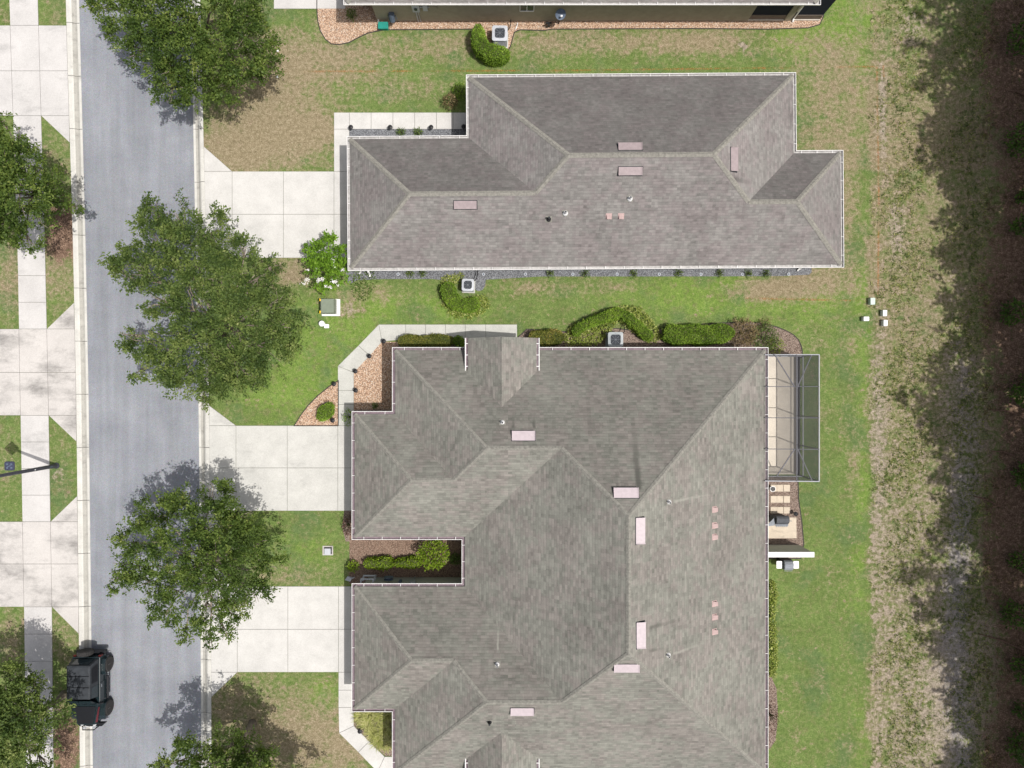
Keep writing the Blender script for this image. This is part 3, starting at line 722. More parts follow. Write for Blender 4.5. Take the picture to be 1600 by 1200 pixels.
# grey house with the walk and gravel strip (upper middle)
X0, X1, X2, X3 = 559.7+EX, 734.5+EX, 1216-EX, 1284.3-EX
Y0, Y1, Y2, Y3 = 147+EX, 235.8+EX, 431.8-EX, 261+EX
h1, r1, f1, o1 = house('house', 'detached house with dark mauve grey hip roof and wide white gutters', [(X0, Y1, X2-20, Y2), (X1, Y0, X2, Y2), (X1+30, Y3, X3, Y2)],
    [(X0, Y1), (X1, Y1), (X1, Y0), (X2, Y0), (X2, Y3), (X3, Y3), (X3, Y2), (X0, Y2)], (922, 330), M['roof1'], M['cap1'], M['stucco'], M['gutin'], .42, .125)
for px, py, L, W_ in ((985, 231, 38, 13), (985, 267, 38, 14), (727, 318, 37, 14), (1146, 251, 38, 13)): roof_vent(r1, f1, px, py, L, W_, 'vent1')
for px, py in ((951, 338), (970, 338)): box_vent(r1, f1, px, py)
pipe_vent(r1, f1, 883, 333); pipe_vent(r1, f1, 984, 311); pipe_vent(r1, f1, 857, 342, 'black', .055, .38)
a = G(X0, Y1); c = G(X0, Y2); garage(h1, a[0]+.42, c[1]+1, a[1]-1.2)
wy = G(0, Y2)[1]+.42
for xx in (620, 830, 1010, 1150): window(h1, (G(xx, 0)[0], wy), (G(xx+30, 0)[0], wy), .9, 2.1, (0, -1))
downspout(h1, G(545, 0)[0]+.6, G(0, Y2)[1]+.1, 1, 1); downspout(h1, G(1245, 0)[0], G(0, Y2)[1]+.1, 1, 1)
h1.rotation_euler = (0, 0, R(.4))

# duplex
x0, xb, xc, x3 = 566.2+EX, 625.2+EX, 727+EX, 1174.2-EX
MID = 859.5
ya, yb, yc = 546.7+EX, 640.2+EX, 827.2-EX
mir = lambda y: 2*MID-y
rects = [(x0, yb, 1000, yc), (xb, ya, 1070, yc), (xc, ya, x3, mir(ya)), (xb, mir(yc), 1070, mir(ya)), (x0, mir(yc), 1000, mir(yb))]
outl = [(x0, yb), (xb, yb), (xb, ya), (x3, ya), (x3, mir(ya)), (xb, mir(ya)), (xb, mir(yb)), (x0, mir(yb)), (x0, mir(yc)), (xc, mir(yc)), (xc, yc), (x0, yc)]
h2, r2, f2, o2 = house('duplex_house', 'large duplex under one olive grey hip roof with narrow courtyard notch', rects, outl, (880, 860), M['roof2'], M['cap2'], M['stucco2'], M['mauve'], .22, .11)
for px, py, L, W_ in ((818, 682, 37, 17), (978, 771, 38, 17), (999, 829, 40, 16), (1000, 992, 40, 16), (979, 1042, 39, 14), (816, 1110, 37, 14)): roof_vent(r2, f2, px, py, L, W_)
for py in (796, 821, 839, 943, 964, 987): box_vent(r2, f2, 1116, py)
for px, py, mt in ((785, 660, 'lead'), (1045, 784, 'lead'), (1044, 1023, 'lead'), (777, 1038, 'lead'), (765, 1128, 'black')): pipe_vent(r2, f2, px, py, mt, .05)
for yy0, yy1 in ((yb+18, yc-18), (mir(yc)+18, mir(yb)-18)):
    garage(h2, G(x0, 0)[0]+.22, G(0, yy1)[1], G(0, yy0)[1])
def dormer(sgn):                                                   # porch gable riding on the main slope
    yy = (lambda y: y) if sgn > 0 else mir
    xl, xr, xm, hz = 733.6+3, 838.3-3, 786., 3.23; hr = hz+PITCH*(xm-xl)/S
    sl_ = lambda h: ya+(h-EAVE)/PITCH*S
    yf, yv, yA = 533.8, sl_(hz), sl_(hr); b = MB()
    def q(x, y, z): return (*G(x, yy(y)), z)
    b.uv[0] = lambda v: (v[1], v[0]*1.14+50); b.uv[1] = lambda v: (v[1], -v[0]*1.14+50)
    F0 = [q(xl, yf, hz), q(xl, yv, hz), q(xm, yA, hr), q(xm, yf, hr)]; F1 = [q(xr, yf, hz), q(xm, yf, hr), q(xm, yA, hr), q(xr, yv, hz)]
    b.add(F0, [(0, 1, 2, 3) if sgn < 0 else (0, 1, 2, 3)]); b.add(F1, [(0, 1, 2, 3)])
    # thickness: underside
    F0b = [(x, y, z-.10) for x, y, z in F0]; F1b = [(x, y, z-.10) for x, y, z in F1]
    b.add(F0b, [(3, 2, 1, 0)]); b.add(F1b, [(3, 2, 1, 0)])
    b.add([F0[0], F0[3], F0b[3], F0b[0]], [(0, 1, 2, 3)]); b.add([F1[0], F1[1], F1b[1], F1b[0]], [(0, 1, 2, 3)])
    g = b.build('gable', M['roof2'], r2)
    c_ = MB(); c_.add([q(xl+7, yf+8, hz-.12), q(xr-7, yf+8, hz-.12), q(xm, yf+8, hr-.12)], [(0, 1, 2)])
    for xe in (xl+7, xr-7): c_.add([q(xe, yf+8, EAVE-.3), q(xe, yv, hz-.05), q(xe, yf+8, hz-.05)], [(0, 1, 2)])
    c_.bar(q(xl+7, yf+8, EAVE-.15), q(xr-7, yf+8, EAVE-.15), .22, .32)
    c_.bar(q(xl+7, yf+8, EAVE-.15), q(xl+7, yf+30, EAVE-.15), .22, .32); c_.bar(q(xr-7, yf+8, EAVE-.15), q(xr-7, yf+30, EAVE-.15), .22, .32)
    c_.build('gable_wall', M['stucco2'], h2)
    for xe in (xl+9, xr-9):
        k = MB(); x_, y_ = G(xe, yy(yf+9)); k.box(x_-.14, y_-.14, 0, x_+.14, y_+.14, EAVE-.31); k.box(x_-.19, y_-.19, 0, x_+.19, y_+.19, .25); k.build('column', M['stucco2'], h2, bevel=.01)
    for xe, o_ in ((xl, -1), (xr, 1)):
        gt = MB()
        for d0, d1, z, mi in ((0, .11, hz-.10, 1), (.11, .15, hz-.01, 0)):
            pts = [(xe+o_*d0*S, yf), (xe+o_*d1*S, yf), (xe+o_*d1*S, yv-2), (xe+o_*d0*S, yv-2)]
            gt.prism([G(px_, yy(py_)) for px_, py_ in pts], hz-.14, z, mi)
        for k in range(3):
            y_ = yf+(yv-yf)*(k+.5)/3; gt.bar(q(xe, y_, hz-.005), q(xe+o_*.14*S, y_, hz-.005), .035, .012, 0)
        gt.build('gutter', [M['white'], M['mauve']], h2)
dormer(1); dormer(-1)
wy = G(0, ya)[1]-.22
for xx in (880, 1000, 1100): window(h2, (G(xx+28, 0)[0], wy), (G(xx, 0)[0], wy), .9, 2.1, (0, 1))
wx = G(x3, 0)[0]-.22
for yy_ in (920, 1010, 1100): window(h2, (wx, G(0, yy_+30)[1]), (wx, G(0, yy_)[1]), .5, 2.1, (1, 0))
downspout(h2, G(566, 0)[0]+.3, G(0, yc)[1]+.1, 1, 1); downspout(h2, G(1133, 0)[0], G(0, ya)[1]-.1, 1, -1)
# pipes and boxes fixed to the courtyard wall
wy = G(0, mir(yc))[1]-.22; wq = lambda px, z, d=.05: (G(px, 0)[0], wy+d, z)
b = MB(); b.tube([wq(572, .9), wq(574, .95, .35), wq(574, 1.7, .35), wq(574, 1.75, .05)], .045, 8); b.tube([wq(590, .9), wq(592, .95, .35), wq(592, 1.7, .35), wq(592, 1.75, .05)], .045, 8); b.tube([wq(574, 1.7, .35), wq(592, 1.7, .35)], .045, 8); b.tube([wq(574, 1., .35), wq(592, 1., .35)], .045, 8)
b.build('wall_rail', M['acw'], h2)
b = MB(); b.lathe(wq(613, 1.2, .18), [(.26, 0), (.26, .04), (.12, .05), (.12, .12), (.26, .13), (.26, .16)], 18, 0, 'y'); b.tube([wq(613, .5), wq(613, 1.2, .1)], .02, 6); b.build('hose_reel', M['dish'], h2)
b = MB(); b.box(*wq(628, .8, .0), wq(632, 0)[0], wy+.1, 1.3); b.tube([wq(630, 1.3), wq(631, 2.2)], .02, 6); b.build('conduit', M['dish'], h2)
b = MB(); b.box(*wq(646, 1.1, 0), wq(654, 0)[0], wy+.16, 1.5); b.tube([wq(649, .1), wq(650, 1.1)], .03, 6); b.build('meter_box', M['acg'], h2)

# tan house at the top edge
HX0, HX1, HY = 554+EX, 1251-EX, 45.5-EX
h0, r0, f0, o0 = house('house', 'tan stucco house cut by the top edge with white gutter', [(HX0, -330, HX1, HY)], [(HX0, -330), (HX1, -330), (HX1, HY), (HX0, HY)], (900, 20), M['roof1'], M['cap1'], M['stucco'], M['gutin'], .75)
for o_ in list(h0.children):
    if o_.name.startswith('wall'): bpy.data.objects.remove(o_)
wy = G(0, 33)[1]; ROOTH0 = h0
b = MB(); b.prism([G(590, 33), G(1168, 33), G(1168, -300), G(590, -300)], -.2, EAVE-.18); b.prism([G(566, 8), G(590, 8), G(590, -300), G(566, -300)], -.2, EAVE-.18); b.build('wall', M['stucco'], h0)
b = MB(); b.prism([G(1224, 33), G(1234, 33), G(1234, 20), G(1224, 20)], 0, EAVE-.18); b.build('porch_post', M['stucco'], h0)
for xa, xb_ in ((1168, 1224), (1236, 1280)):
    k = MB(); k.bar((*G(xa, 31.5), .05), (*G(xb_, 31.5), .05), .08, .1, 0); k.bar((*G(xa, 31), .30), (*G(xb_, 31), .30), .04, .38, 1); k.bar((*G(xa, 31), .52), (*G(xb_, 31), .52), .06, .05, 1)
    k.build('kick_plate', [M['trim'], plain('brown kick plate', (.16, .13, .11), .6)], h0)
    k = MB(); k.bar((*G(xa, 31), 1.5), (*G(xb_, 31), 1.5), .01, 1.9); k.build('porch_screen', M['screend'], h0)
k = MB(); k.bar((*G(1280, 31), 1.25), (*G(1280, -60), 1.25), .01, 2.4); k.prism([G(1232, 30), G(1280, 30), G(1280, -60), G(1232, -60)], 2.50, 2.53); k.build('porch_screen', M['screend'], h0)
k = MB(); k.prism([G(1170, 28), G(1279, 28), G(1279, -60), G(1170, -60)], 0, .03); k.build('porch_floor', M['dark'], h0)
window(h0, (G(833, 0)[0], wy), (G(810, 0)[0], wy), .95, 2.1, (0, 1)) if False else window(h0, (G(812, 0)[0], wy), (G(833, 0)[0], wy), 1.15, 2.2, (0, -1))
wq = lambda px, z, d=.06: (G(px, 0)[0], wy-d, z)
def wbox(b, x0_, x1_, z0, z1, d, mi=0): b.box(G(x0_, 0)[0], wy-d, z0, G(x1_, 0)[0], wy-.003, z1, mi)
b = MB(); wbox(b, 650, 661, 1.25, 1.95, .16); b.lathe(wq(655.5, 1.6, .22), [(.09, 0), (.09, .06), (.02, .07)], 14, 1, 'y'); b.tube([wq(654, .05), wq(654, 1.25)], .03, 6); b.tube([wq(658, .05), wq(657, 1.25)], .02, 6); b.build('meter_box', [M['acw'], M['glass']], h0)
b = MB(); wbox(b, 666, 673, 1.3, 1.8, .12); wbox(b, 676, 687, 1.35, 1.75, .10, 1); b.bar(wq(661, 1.6), wq(676, 1.6), .05, .05); b.build('utility_cabinet', [M['acw'], M['stucco']], h0)
b = MB(); b.tube([wq(610, .2), wq(610, .75), wq(613, 1.0, .2), wq(622, 1.0, .2), wq(623, .6, .2)], .025, 6); b.tube([wq(616, 1.0, .1), wq(616, .55, .25)], [.16, .16], 12); b.build('hose_reel', M['dish'], h0)
downspout(h0, G(592, 0)[0], G(0, HY)[1]+.25, 0, 1); downspout(h0, G(1238, 0)[0], G(0, HY)[1]+.25, 0, 1)
b = MB(); b.bar(wq(1233, 1.2), wq(1233, 2.4), .1, .08); b.build('corner_trim', M['trim'], h0)
# privacy wall behind the duplex
ax, ay = G(1165, 857); bx, by = G(1248, 851)
b = MB(); b.box(ax, ay-.0, 0, bx, by, 1.87, 0); b.box(ax, ay-.02, 1.87, bx+.05, by+.04, 1.95, 1)
tag(b.build('privacy_wall', [M['stucco2'], M['white']], None, (bx-1, by, 0)), 'short stucco privacy wall with bright white cap behind the duplex', 'wall')

# ------------------------------------------------------------------ street trees
def tree(px, py, blobs, label, dens=72, mat='oak', H=None, group='street oaks along the kerbs', L=.135, W=.072, mul=1.):
    x0, y0 = G(px, py); t = thing('oak_tree', label, 'tree', (x0, y0, 0), group)
    bl = []
    for bx_, by_, r, h in blobs:
        h *= 1.0; x, y = P(bx_, by_, h); bl.append((x, y, h, r*(1-h/HC)/S*.97))
    v, q, T = foliage(bl, dens*mul, L, W, 24, (.30, .75), .75, .07, .62)
    mesh_np('crown', v, q, M[mat], t, T)
    b = MB(); top = 2.1
    b.tube([(x0, y0, -.1), (x0+.02, y0, .25), (x0+.05, y0-.03, 1.2), (x0+.03, y0+.02, top)], [.27, .19, .155, .15], 12)
    b.build('trunk', M['bark'], t, smooth=True)
    b = MB(); rr = random.Random(px)
    for i, (x, y, z, r) in enumerate(bl):
        s0 = (x0+.03, y0+.02, top-.1-rr.random()*.5); dx, dy = x-x0, y-y0
        p1 = (x0+dx*.3+rr.uniform(-.2, .2), y0+dy*.3+rr.uniform(-.2, .2), top+(z-top)*.45)
        p2 = (x0+dx*.65+rr.uniform(-.3, .3), y0+dy*.65+rr.uniform(-.3, .3), top+(z-top)*.75)
        b.tube([s0, p1, p2, (x, y, z)], [.07, .055, .035, .02], 6)
        for k in range(5):
            an = rr.uniform(0, 6.28); e = (x+math.cos(an)*r*.75, y+math.sin(an)*r*.75, z+rr.uniform(-.1, .6)*r)
            m_ = ((p2[0]+x)/2, (p2[1]+y)/2, (p2[2]+z)/2); b.tube([m_, (x*.5+e[0]*.5+rr.uniform(-.1, .1), y*.5+e[1]*.5, z), e], [.03, .02, .008], 5)
    b.build('limbs', M['bark'], t, smooth=True)
    return t
T1 = [(165, 8, 28, 4), (205, 25, 38, 4.5), (195, 52, 24, 3.8), (250, 50, 45, 5.5), (285, 20, 34, 5.5), (215, 80, 24, 3.8), (258, 98, 38, 4.8), (305, 92, 44, 5.5), (375, 15, 40, 5), (392, 55, 40, 4.5), (360, 88, 45, 5.2), (412, 92, 26, 4), (425, 62, 20, 3.8),
      (268, 138, 34, 4.2), (310, 135, 32, 4.2), (362, 128, 30, 4), (290, 158, 14, 3.5), (290, -25, 55, 6), (380, -30, 45, 5), (210, -25, 45, 5), (400, 120, 14, 3.6)]
T2 = [(238, 362, 34, 4), (240, 330, 20, 3.6), (285, 338, 30, 3.6), (318, 362, 42, 4.5), (200, 408, 30, 3.6), (190, 425, 18, 3.4), (232, 428, 38, 4), (290, 418, 46, 5), (350, 385, 34, 4), (385, 385, 22, 3.5), (350, 432, 48, 5.5), (398, 430, 26, 4.2), (425, 415, 16, 3.6),
      (300, 478, 46, 5.5), (248, 470, 24, 4), (365, 500, 54, 6), (425, 478, 34, 4.5), (452, 512, 26, 4), (418, 545, 42, 5), (222, 535, 26, 3.6), (198, 527, 14, 3.3), (262, 552, 38, 4), (216, 580, 16, 3.4), (310, 545, 46, 5), (280, 595, 32, 3.8), (335, 590, 36, 4.2), (372, 580, 38, 4.8), (318, 628, 13, 3.2), (400, 590, 24, 4), (265, 385, 30, 4.4)]
T3 = [(245, 800, 30, 3.8), (290, 785, 30, 4.3), (335, 772, 27, 4), (330, 820, 44, 5.5), (375, 808, 30, 4.5), (400, 850, 36, 4.2), (420, 882, 22, 3.8), (225, 845, 36, 4.3), (280, 855, 48, 6), (200, 885, 26, 3.8), (180, 908, 14, 3.5), (222, 912, 28, 4), (340, 885, 54, 6), (395, 920, 30, 4.2),
      (270, 928, 42, 4.8), (322, 958, 28, 4.3), (348, 985, 17, 3.8), (292, 992, 13, 3.3), (326, 1006, 10, 3.2), (372, 952, 18, 3.8), (355, 935, 26, 4.2), (255, 965, 14, 3.6)]
T4 = [(272, 1195, 22, 3.9), (415, 1185, 16, 3.8), (250, 1202, 12, 3.6), (308, 1168, 28, 4.4), (350, 1158, 27, 4.4), (386, 1168, 24, 4.1), (335, 1200, 42, 5.5), (395, 1200, 24, 4.2), (370, 1245, 55, 6), (300, 1245, 45, 5), (440, 1250, 34, 4.2), (470, 1262, 26, 4), (500, 1250, 14, 3.8), (440, 1300, 50, 5)]
L1 = [(20, 212, 26, 4), (5, 255, 50, 5), (50, 258, 32, 4.5), (80, 285, 28, 4), (30, 308, 44, 5.5), (96, 322, 13, 3.5), (60, 342, 30, 4), (10, 358, 38, 4.5), (42, 378, 17, 3.5), (-45, 300, 65, 6), (6, 186, 13, 3.6), (118, 325, 6, 3.2)]
L2 = [(20, 1062, 28, 4), (55, 1085, 28, 4), (92, 1108, 20, 4), (40, 1120, 44, 5), (5, 1100, 45, 5), (80, 1148, 24, 4), (30, 1165, 38, 5), (-40, 1130, 65, 6), (15, 1200, 38, 4.5), (66, 1190, 18, 3.8), (40, 1240, 40, 4.5)]
tree(340, 78, T1, 'street oak at the top of the road, hanging over the dry lawn', mat='oak')
tree(372, 520, T2, 'widest street oak, spreading over the road beside the crape myrtle', mat='oaklight')
tree(350, 868, T3, 'street oak between two pale driveways with its shadow on the upper one', mat='oak')
tree(395, 1130, T4, 'street oak cut by the bottom edge across the road from the parked off-roader', mat='oak')
tree(92, 318, L1, 'street oak at the left edge over mulch between sidewalk and kerb', mat='oak')
tree(100, 1085, L2, 'street oak at the left edge touching the parked off-roader', mat='oaklight')

# ------------------------------------------------------------------ shrubs and hedges
def surf_leaves(pts, nrm, L, W, jit=.03):
    n = len(pts); d = unit(nrm*.6+RNG.normal(size=(n, 3))*.7); c = pts+RNG.normal(size=(n, 3))*jit
    v, q = leaf_quads(c, d, L*RNG.uniform(.7, 1.3, n), W*RNG.uniform(.7, 1.3, n)); return v, q, np.clip(.45+.2*RNG.normal(size=n), 0, 1)
def hedge(path, wid, H, label, mat, px=True, group=None, leaf=.075, dens=1900, name='hedge', taper=False):
    P2 = [Vector(P(x, y, H)) for x, y in path]                     # the path is where its top is seen
    fine = []
    for a, c in zip(P2, P2[1:]):
        n = max(1, int((c-a).length/.2)); fine += [a+(c-a)*i/n for i in range(n)]
    fine.append(P2[-1])
    for _ in range(4): fine = [fine[0]]+[(fine[i-1]+fine[i]*2+fine[i+1])/4 for i in range(1, len(fine)-1)]+[fine[-1]]
    cen = sum(fine, Vector((0, 0)))/len(fine); o = thing(name, label, 'hedge', (cen.x, cen.y, 0), group)
    b = MB(); prof = [(-.46, 0), (-.5, .5), (-.47, .88), (-.36, .98), (0, 1), (.36, .98), (.47, .88), (.5, .5), (.46, 0)]
    rings = []; n = len(fine)
    for i, p in enumerate(fine):
        d = (fine[min(n-1, i+1)]-fine[max(0, i-1)]).normalized(); s_ = Vector((d.y, -d.x))
        L_ = min(i, n-1-i)*.2/(wid*.5); k = math.sqrt(max(.05, 1-max(0, 1-L_)**2))
        rings.append([(p.x+s_.x*a*wid*k, p.y+s_.y*a*wid*k, h*H*(.9+.1*k)) for a, h in prof])
    m_ = len(prof); vs = [q for r in rings for q in r]
    core = [(x*1, y*1, z) for x, y, z in vs]
    fs = [(i*m_+j, i*m_+j+1, (i+1)*m_+j+1, (i+1)*m_+j) for i in range(n-1) for j in range(m_-1)]+[tuple(range(m_)), tuple(range((n-1)*m_+m_-1, (n-1)*m_-1, -1))]
    vs = [(x+.05*math.sin(x*7.3+y*5.1)+.02*math.sin(x*23), y+.05*math.sin(y*8.1-x*4.3)+.02*math.sin(y*21), z*(1+.05*math.sin(x*6+y*7))) for x, y, z in vs]; core = vs
    b.add(core, fs); b.build('twigs', M['core'], o)
    V = np.array(vs); Q = np.array([f for f in fs if len(f) == 4]); A, B, C_, D = (V[Q[:, k]] for k in range(4))
    nr = np.cross(C_-A, D-B); ar = np.linalg.norm(nr, axis=1)/2; nr = unit(nr); nr *= np.where((nr[:, 2:] < -.1), -1, 1)
    cnt = RNG.poisson(ar*dens); idx = np.repeat(np.arange(len(Q)), cnt); u = RNG.random((len(idx), 1)); w_ = RNG.random((len(idx), 1))
    pts = (A[idx]*(1-u)+B[idx]*u)*(1-w_)+(D[idx]*(1-u)+C_[idx]*u)*w_
    mid = np.array([(V[q[0]]+V[q[2]])/2 for q in Q]); cp = np.array([[f.x, f.y, H*.5] for f in fine])
    out = mid-cp[np.argmin(((mid[:, None, :2]-cp[None, :, :2])**2).sum(2), axis=1)]; sg = np.sign((nr*out).sum(1, keepdims=True)); sg[sg == 0] = 1; nr = nr*sg
    v, q, T = surf_leaves(pts, nr[idx], leaf, leaf*.62, .042)
    T = np.clip(T+.16*np.repeat(np.sin(pts[:, 0]*3.1)*np.sin(pts[:, 1]*4.3+1), 1), 0, 1)
    mesh_np('leaves', v, q, M[mat], o, T); return o
def bush(px, py, r, H, label, mat, name='shrub', leaf=.09, dens=420, group=None, cat='shrub', squash=1., spiky=.5):
    x, y = P(px, py, H*.6); R_ = r/S*(1-H*.6/HC); t = thing(name, label, cat, (x, y, 0), group)
    b = MB()
    for k in range(6):
        a = k*1.05+px; b.tube([(x, y, 0), (x+math.cos(a)*R_*.3, y+math.sin(a)*R_*.3, H*.4), (x+math.cos(a)*R_*.7, y+math.sin(a)*R_*.7, H*.72)], [.03, .02, .01], 5)
    b.build('stems', M['core'], t)
    n = int(dens*4*R_*R_+60*H); d = sphere_dirs(n, .35); u = RNG.uniform(.35, 1, (n, 1))**.5*(1+.14*np.sin(d[:, :1]*9+px)*np.cos(d[:, 1:2]*8))
    c = np.array([x, y, H*.52])+d*u*np.array([R_, R_*squash, H*.5]); c[:, 2] = np.maximum(.03, c[:, 2])
    v, q, T = surf_leaves(c, d*spiky*2, leaf, leaf*.5, .03); mesh_np('leaves', v, q, M[mat], t, T); return t
# clipped hedges round the air conditioners
hedge([(748, 38), (746, 58), (757, 76), (778, 83), (793, 79)], .66, 1.15, 'clipped green hedge curling round the air conditioner by the tan house', 'hedge', leaf=.07)
hedge([(700, 440), (697, 455), (706, 471), (723, 477), (746, 472)], .64, .75, 'clipped hedge hooked round the air conditioner below the mauve grey house', 'hedge', leaf=.07)
hedge([(896, 522), (908, 509), (930, 500), (955, 491), (972, 488)], .42, .8, 'left arm of the arched hedge over the duplex air conditioner', 'hedge', leaf=.07)
hedge([(972, 489), (985, 497), (1000, 512), (1018, 529)], .42, .8, 'right arm of the arched hedge over the duplex air conditioner', 'hedge', leaf=.07)
hedge([(826, 527), (852, 528), (880, 527)], .75, .8, 'short low box hedge right of the porch gable', 'hedgeb', leaf=.07)
hedge([(1040, 521), (1085, 522), (1130, 521), (1146, 520)], .92, .9, 'long clipped rectangular hedge along the duplex eave', 'hedge', leaf=.07)
bush(1163, 520, 24, 1.0, 'reddish brown shrub at the end of the long rectangular hedge', 'rust', dens=500)
bush(1196, 528, 23, .9, 'loose green shrub on mulch beside the duplex corner', 'weed', dens=380)
bush(1212, 540, 15, .6, 'small pale scrubby shrub nearest the screen enclosure', 'varieg', dens=260)
bush(1195, 508, 12, .4, 'twiggy brown shrub on the lawn edge above the loose green shrub', 'rust', dens=160)
hedge([(624, 533), (660, 533), (706, 532)], .55, .7, 'bronze green hedge between the curved walk and the duplex eave', 'hedgeb', leaf=.07)
hedge([(708, 533), (724, 533)], .5, .65, 'small green end block of hedge left of the porch gable', 'hedge', leaf=.07)
hedge([(515, 633), (510, 640), (504, 647), (497, 654)], .62, .6, 'kidney shaped green shrub alone in the pebble bed by the driveway', 'hedge', leaf=.07, name='shrub')
bush(586, 634, 4, .35, 'tiny dark shrub in the pebbles at the duplex corner', 'weed', dens=700)
bush(544, 652, 7, .8, 'dark shrub between the driveway top and the duplex corner', 'hedge', dens=600, squash=2)
bush(703, 157, 12, 1.0, 'square clipped brown topped shrub beside the walk end', 'rust', dens=600)
bush(719, 142, 13, .8, 'bright green shrub behind the brown topped one by the upper left wall', 'hedge', dens=500)
for px, lb in ((626, 'left of the two small green tufts in the gravel strip beside the walk'), (653, 'right of the two small green tufts in the gravel strip beside the walk')): bush(px, 206, 6, .3, lb, 'weed', dens=700)
bush(549, 22, 8, .7, 'small dark shrub in the shade on the orange pebbles left of the tan wall', 'weed', dens=600)
bush(677, 866, 24, 1.7, 'big lime green clipped shrub in the courtyard notch', 'lime', leaf=.13, dens=420, spiky=.9)
hedge([(569, 881), (590, 882), (612, 881)], .5, .65, 'left lime green hedge in the courtyard notch', 'lime', leaf=.11, dens=500)
hedge([(617, 880), (640, 881), (655, 880)], .42, .6, 'right lime green hedge running into the big lime shrub', 'lime', leaf=.11, dens=500)
bush(551, 885, 9, .7, 'small round lime shrub at the open end of the courtyard notch', 'lime', leaf=.11, dens=420)
bush(711, 874, 9, .6, 'dark leafy shrub deep in the shade of the courtyard notch', 'weed', leaf=.11, dens=420)
bush(543, 822, 9, .9, 'dark red shrub at the duplex corner beside the small lawn', 'redleaf', dens=560, squash=1.8)
bush(1208, 1122, 8, .9, 'dark red shrub along the back wall near the bottom', 'redleaf', dens=560, squash=3.2)
def strip_plants(pts, dens, label, mat, name='ground_cover', L=.14, up=.12):
    dens *= 4.2; g = ipoly(pts); xs = [q[0] for q in g]; ys = [q[1] for q in g]; n = int(dens*(max(xs)-min(xs))*(max(ys)-min(ys)))
    c = np.column_stack([RNG.uniform(min(xs), max(xs), n), RNG.uniform(min(ys), max(ys), n), RNG.uniform(.02, up, n)])
    ins = np.zeros(n, bool); j = len(g)-1
    for i in range(len(g)):
        cnd = ((g[i][1] > c[:, 1]) != (g[j][1] > c[:, 1])) & (c[:, 0] < (g[j][0]-g[i][0])*(c[:, 1]-g[i][1])/(g[j][1]-g[i][1]+1e-12)+g[i][0]); ins ^= cnd; j = i
    lump = np.sin(c[:, 0]*9)*np.sin(c[:, 1]*8)+RNG.normal(size=n)*.8 > -.5; c = c[ins & lump]
    d = sphere_dirs(len(c), .5); v, q = leaf_quads(c, d, L*RNG.uniform(.6, 1.3, len(c)), L*.38)
    o = mesh_np(name, v, q, M[mat], None, np.clip(.5+.22*RNG.normal(size=len(c)), 0, 1), (g[0][0], g[0][1], 0)); return tag(o, label, 'ground cover', kind='stuff')
strip_plants([(688, 433), (722, 426), (726, 440), (705, 446), (706, 462), (728, 466), (757, 460), (768, 475), (758, 488), (735, 499), (710, 497), (690, 478)], 170, 'yellow variegated ground cover round the hooked hedge', 'varieg')
strip_plants([(884, 518), (900, 505), (935, 490), (970, 478), (1000, 480), (1022, 505), (1035, 530), (1015, 537), (985, 515), (965, 502), (945, 528), (930, 540), (884, 540)], 210, 'yellow variegated ground cover under the arched hedge', 'varieg', up=.3)
strip_plants([(1201, 905), (1208, 908), (1213, 930), (1209, 955), (1212, 1000), (1213, 1030), (1208, 1056), (1201, 1056)], 300, 'yellow green ground cover strip along the back wall', 'varieg', up=.3)
strip_plants([(552, 424), (585, 424), (590, 440), (575, 470), (556, 470), (546, 448)], 60, 'sparse young plants beside the white flowering crape myrtle', 'weed', L=.16)
# straggly plants in the blue gravel under the long gutter
for i, px in enumerate((640, 660, 860, 915, 990, 1060, 1125, 1170, 1198)):
    if i == 0: wp_ = bush(px, 427, 6, .25, 'small weedy tuft in the blue gravel strip under the long gutter', 'weed', dens=500, group='weedy tufts in the gravel strip', name='weed_tuft', cat='weed')
    else: copy_to(wp_, (*P(px, 427, .15), 0), 'small weedy tuft in the blue gravel strip under the long gutter', i*1.3)
# fountain grass in the triangular bed
def grass_tuft(px, py, r, label, src=None, rz=0, sc=1):
    x, y = P(px, py, .4)
    if src is not None: return copy_to(src, (x, y, 0), label, rz, sc)
    n = 190; vs = []; qs = []
    for k in range(n):
        a = RNG.uniform(0, 6.28); Lb = RNG.uniform(.35, .62); w_ = .026; d = np.array([math.cos(a), math.sin(a)]); s_ = np.array([-d[1], d[0]]); b0 = d*RNG.uniform(0, .08)
        pr = None
        for t in (0, .35, .7, 1):
            c = np.array([x+b0[0]+d[0]*Lb*t*(.4+.6*t), y+b0[1]+d[1]*Lb*t*(.4+.6*t), .02+Lb*1.3*t*(1-.55*t)]); ww = w_*(1.05-t)
            e = [(c[0]-s_[0]*ww, c[1]-s_[1]*ww, c[2]), (c[0]+s_[0]*ww, c[1]+s_[1]*ww, c[2])]
            if pr: o_ = len(vs); vs += pr+e; qs.append((o_, o_+1, o_+3, o_+2))
            pr = e
    o = mesh_np('fountain_grass', np.array(vs), np.array(qs), M['drygrass'], None, np.clip(.5+.25*RNG.normal(size=len(qs)), 0, 1), (x, y, 0))
    return tag(o, label, 'ornamental grass', 'fountain grasses in the triangular bed')
gl = 'arching yellow green fountain grass clump in the triangular bed'
g0 = grass_tuft(573, 1134, 1, gl)
for i, (px, py) in enumerate(((592, 1126), (582, 1148), (600, 1143), (590, 1160), (603, 1167), (561, 1123), (606, 1122), (576, 1120), (608, 1155))): grass_tuft(px, py, 1, gl, g0, i*1.1, .85+.05*(i % 4))
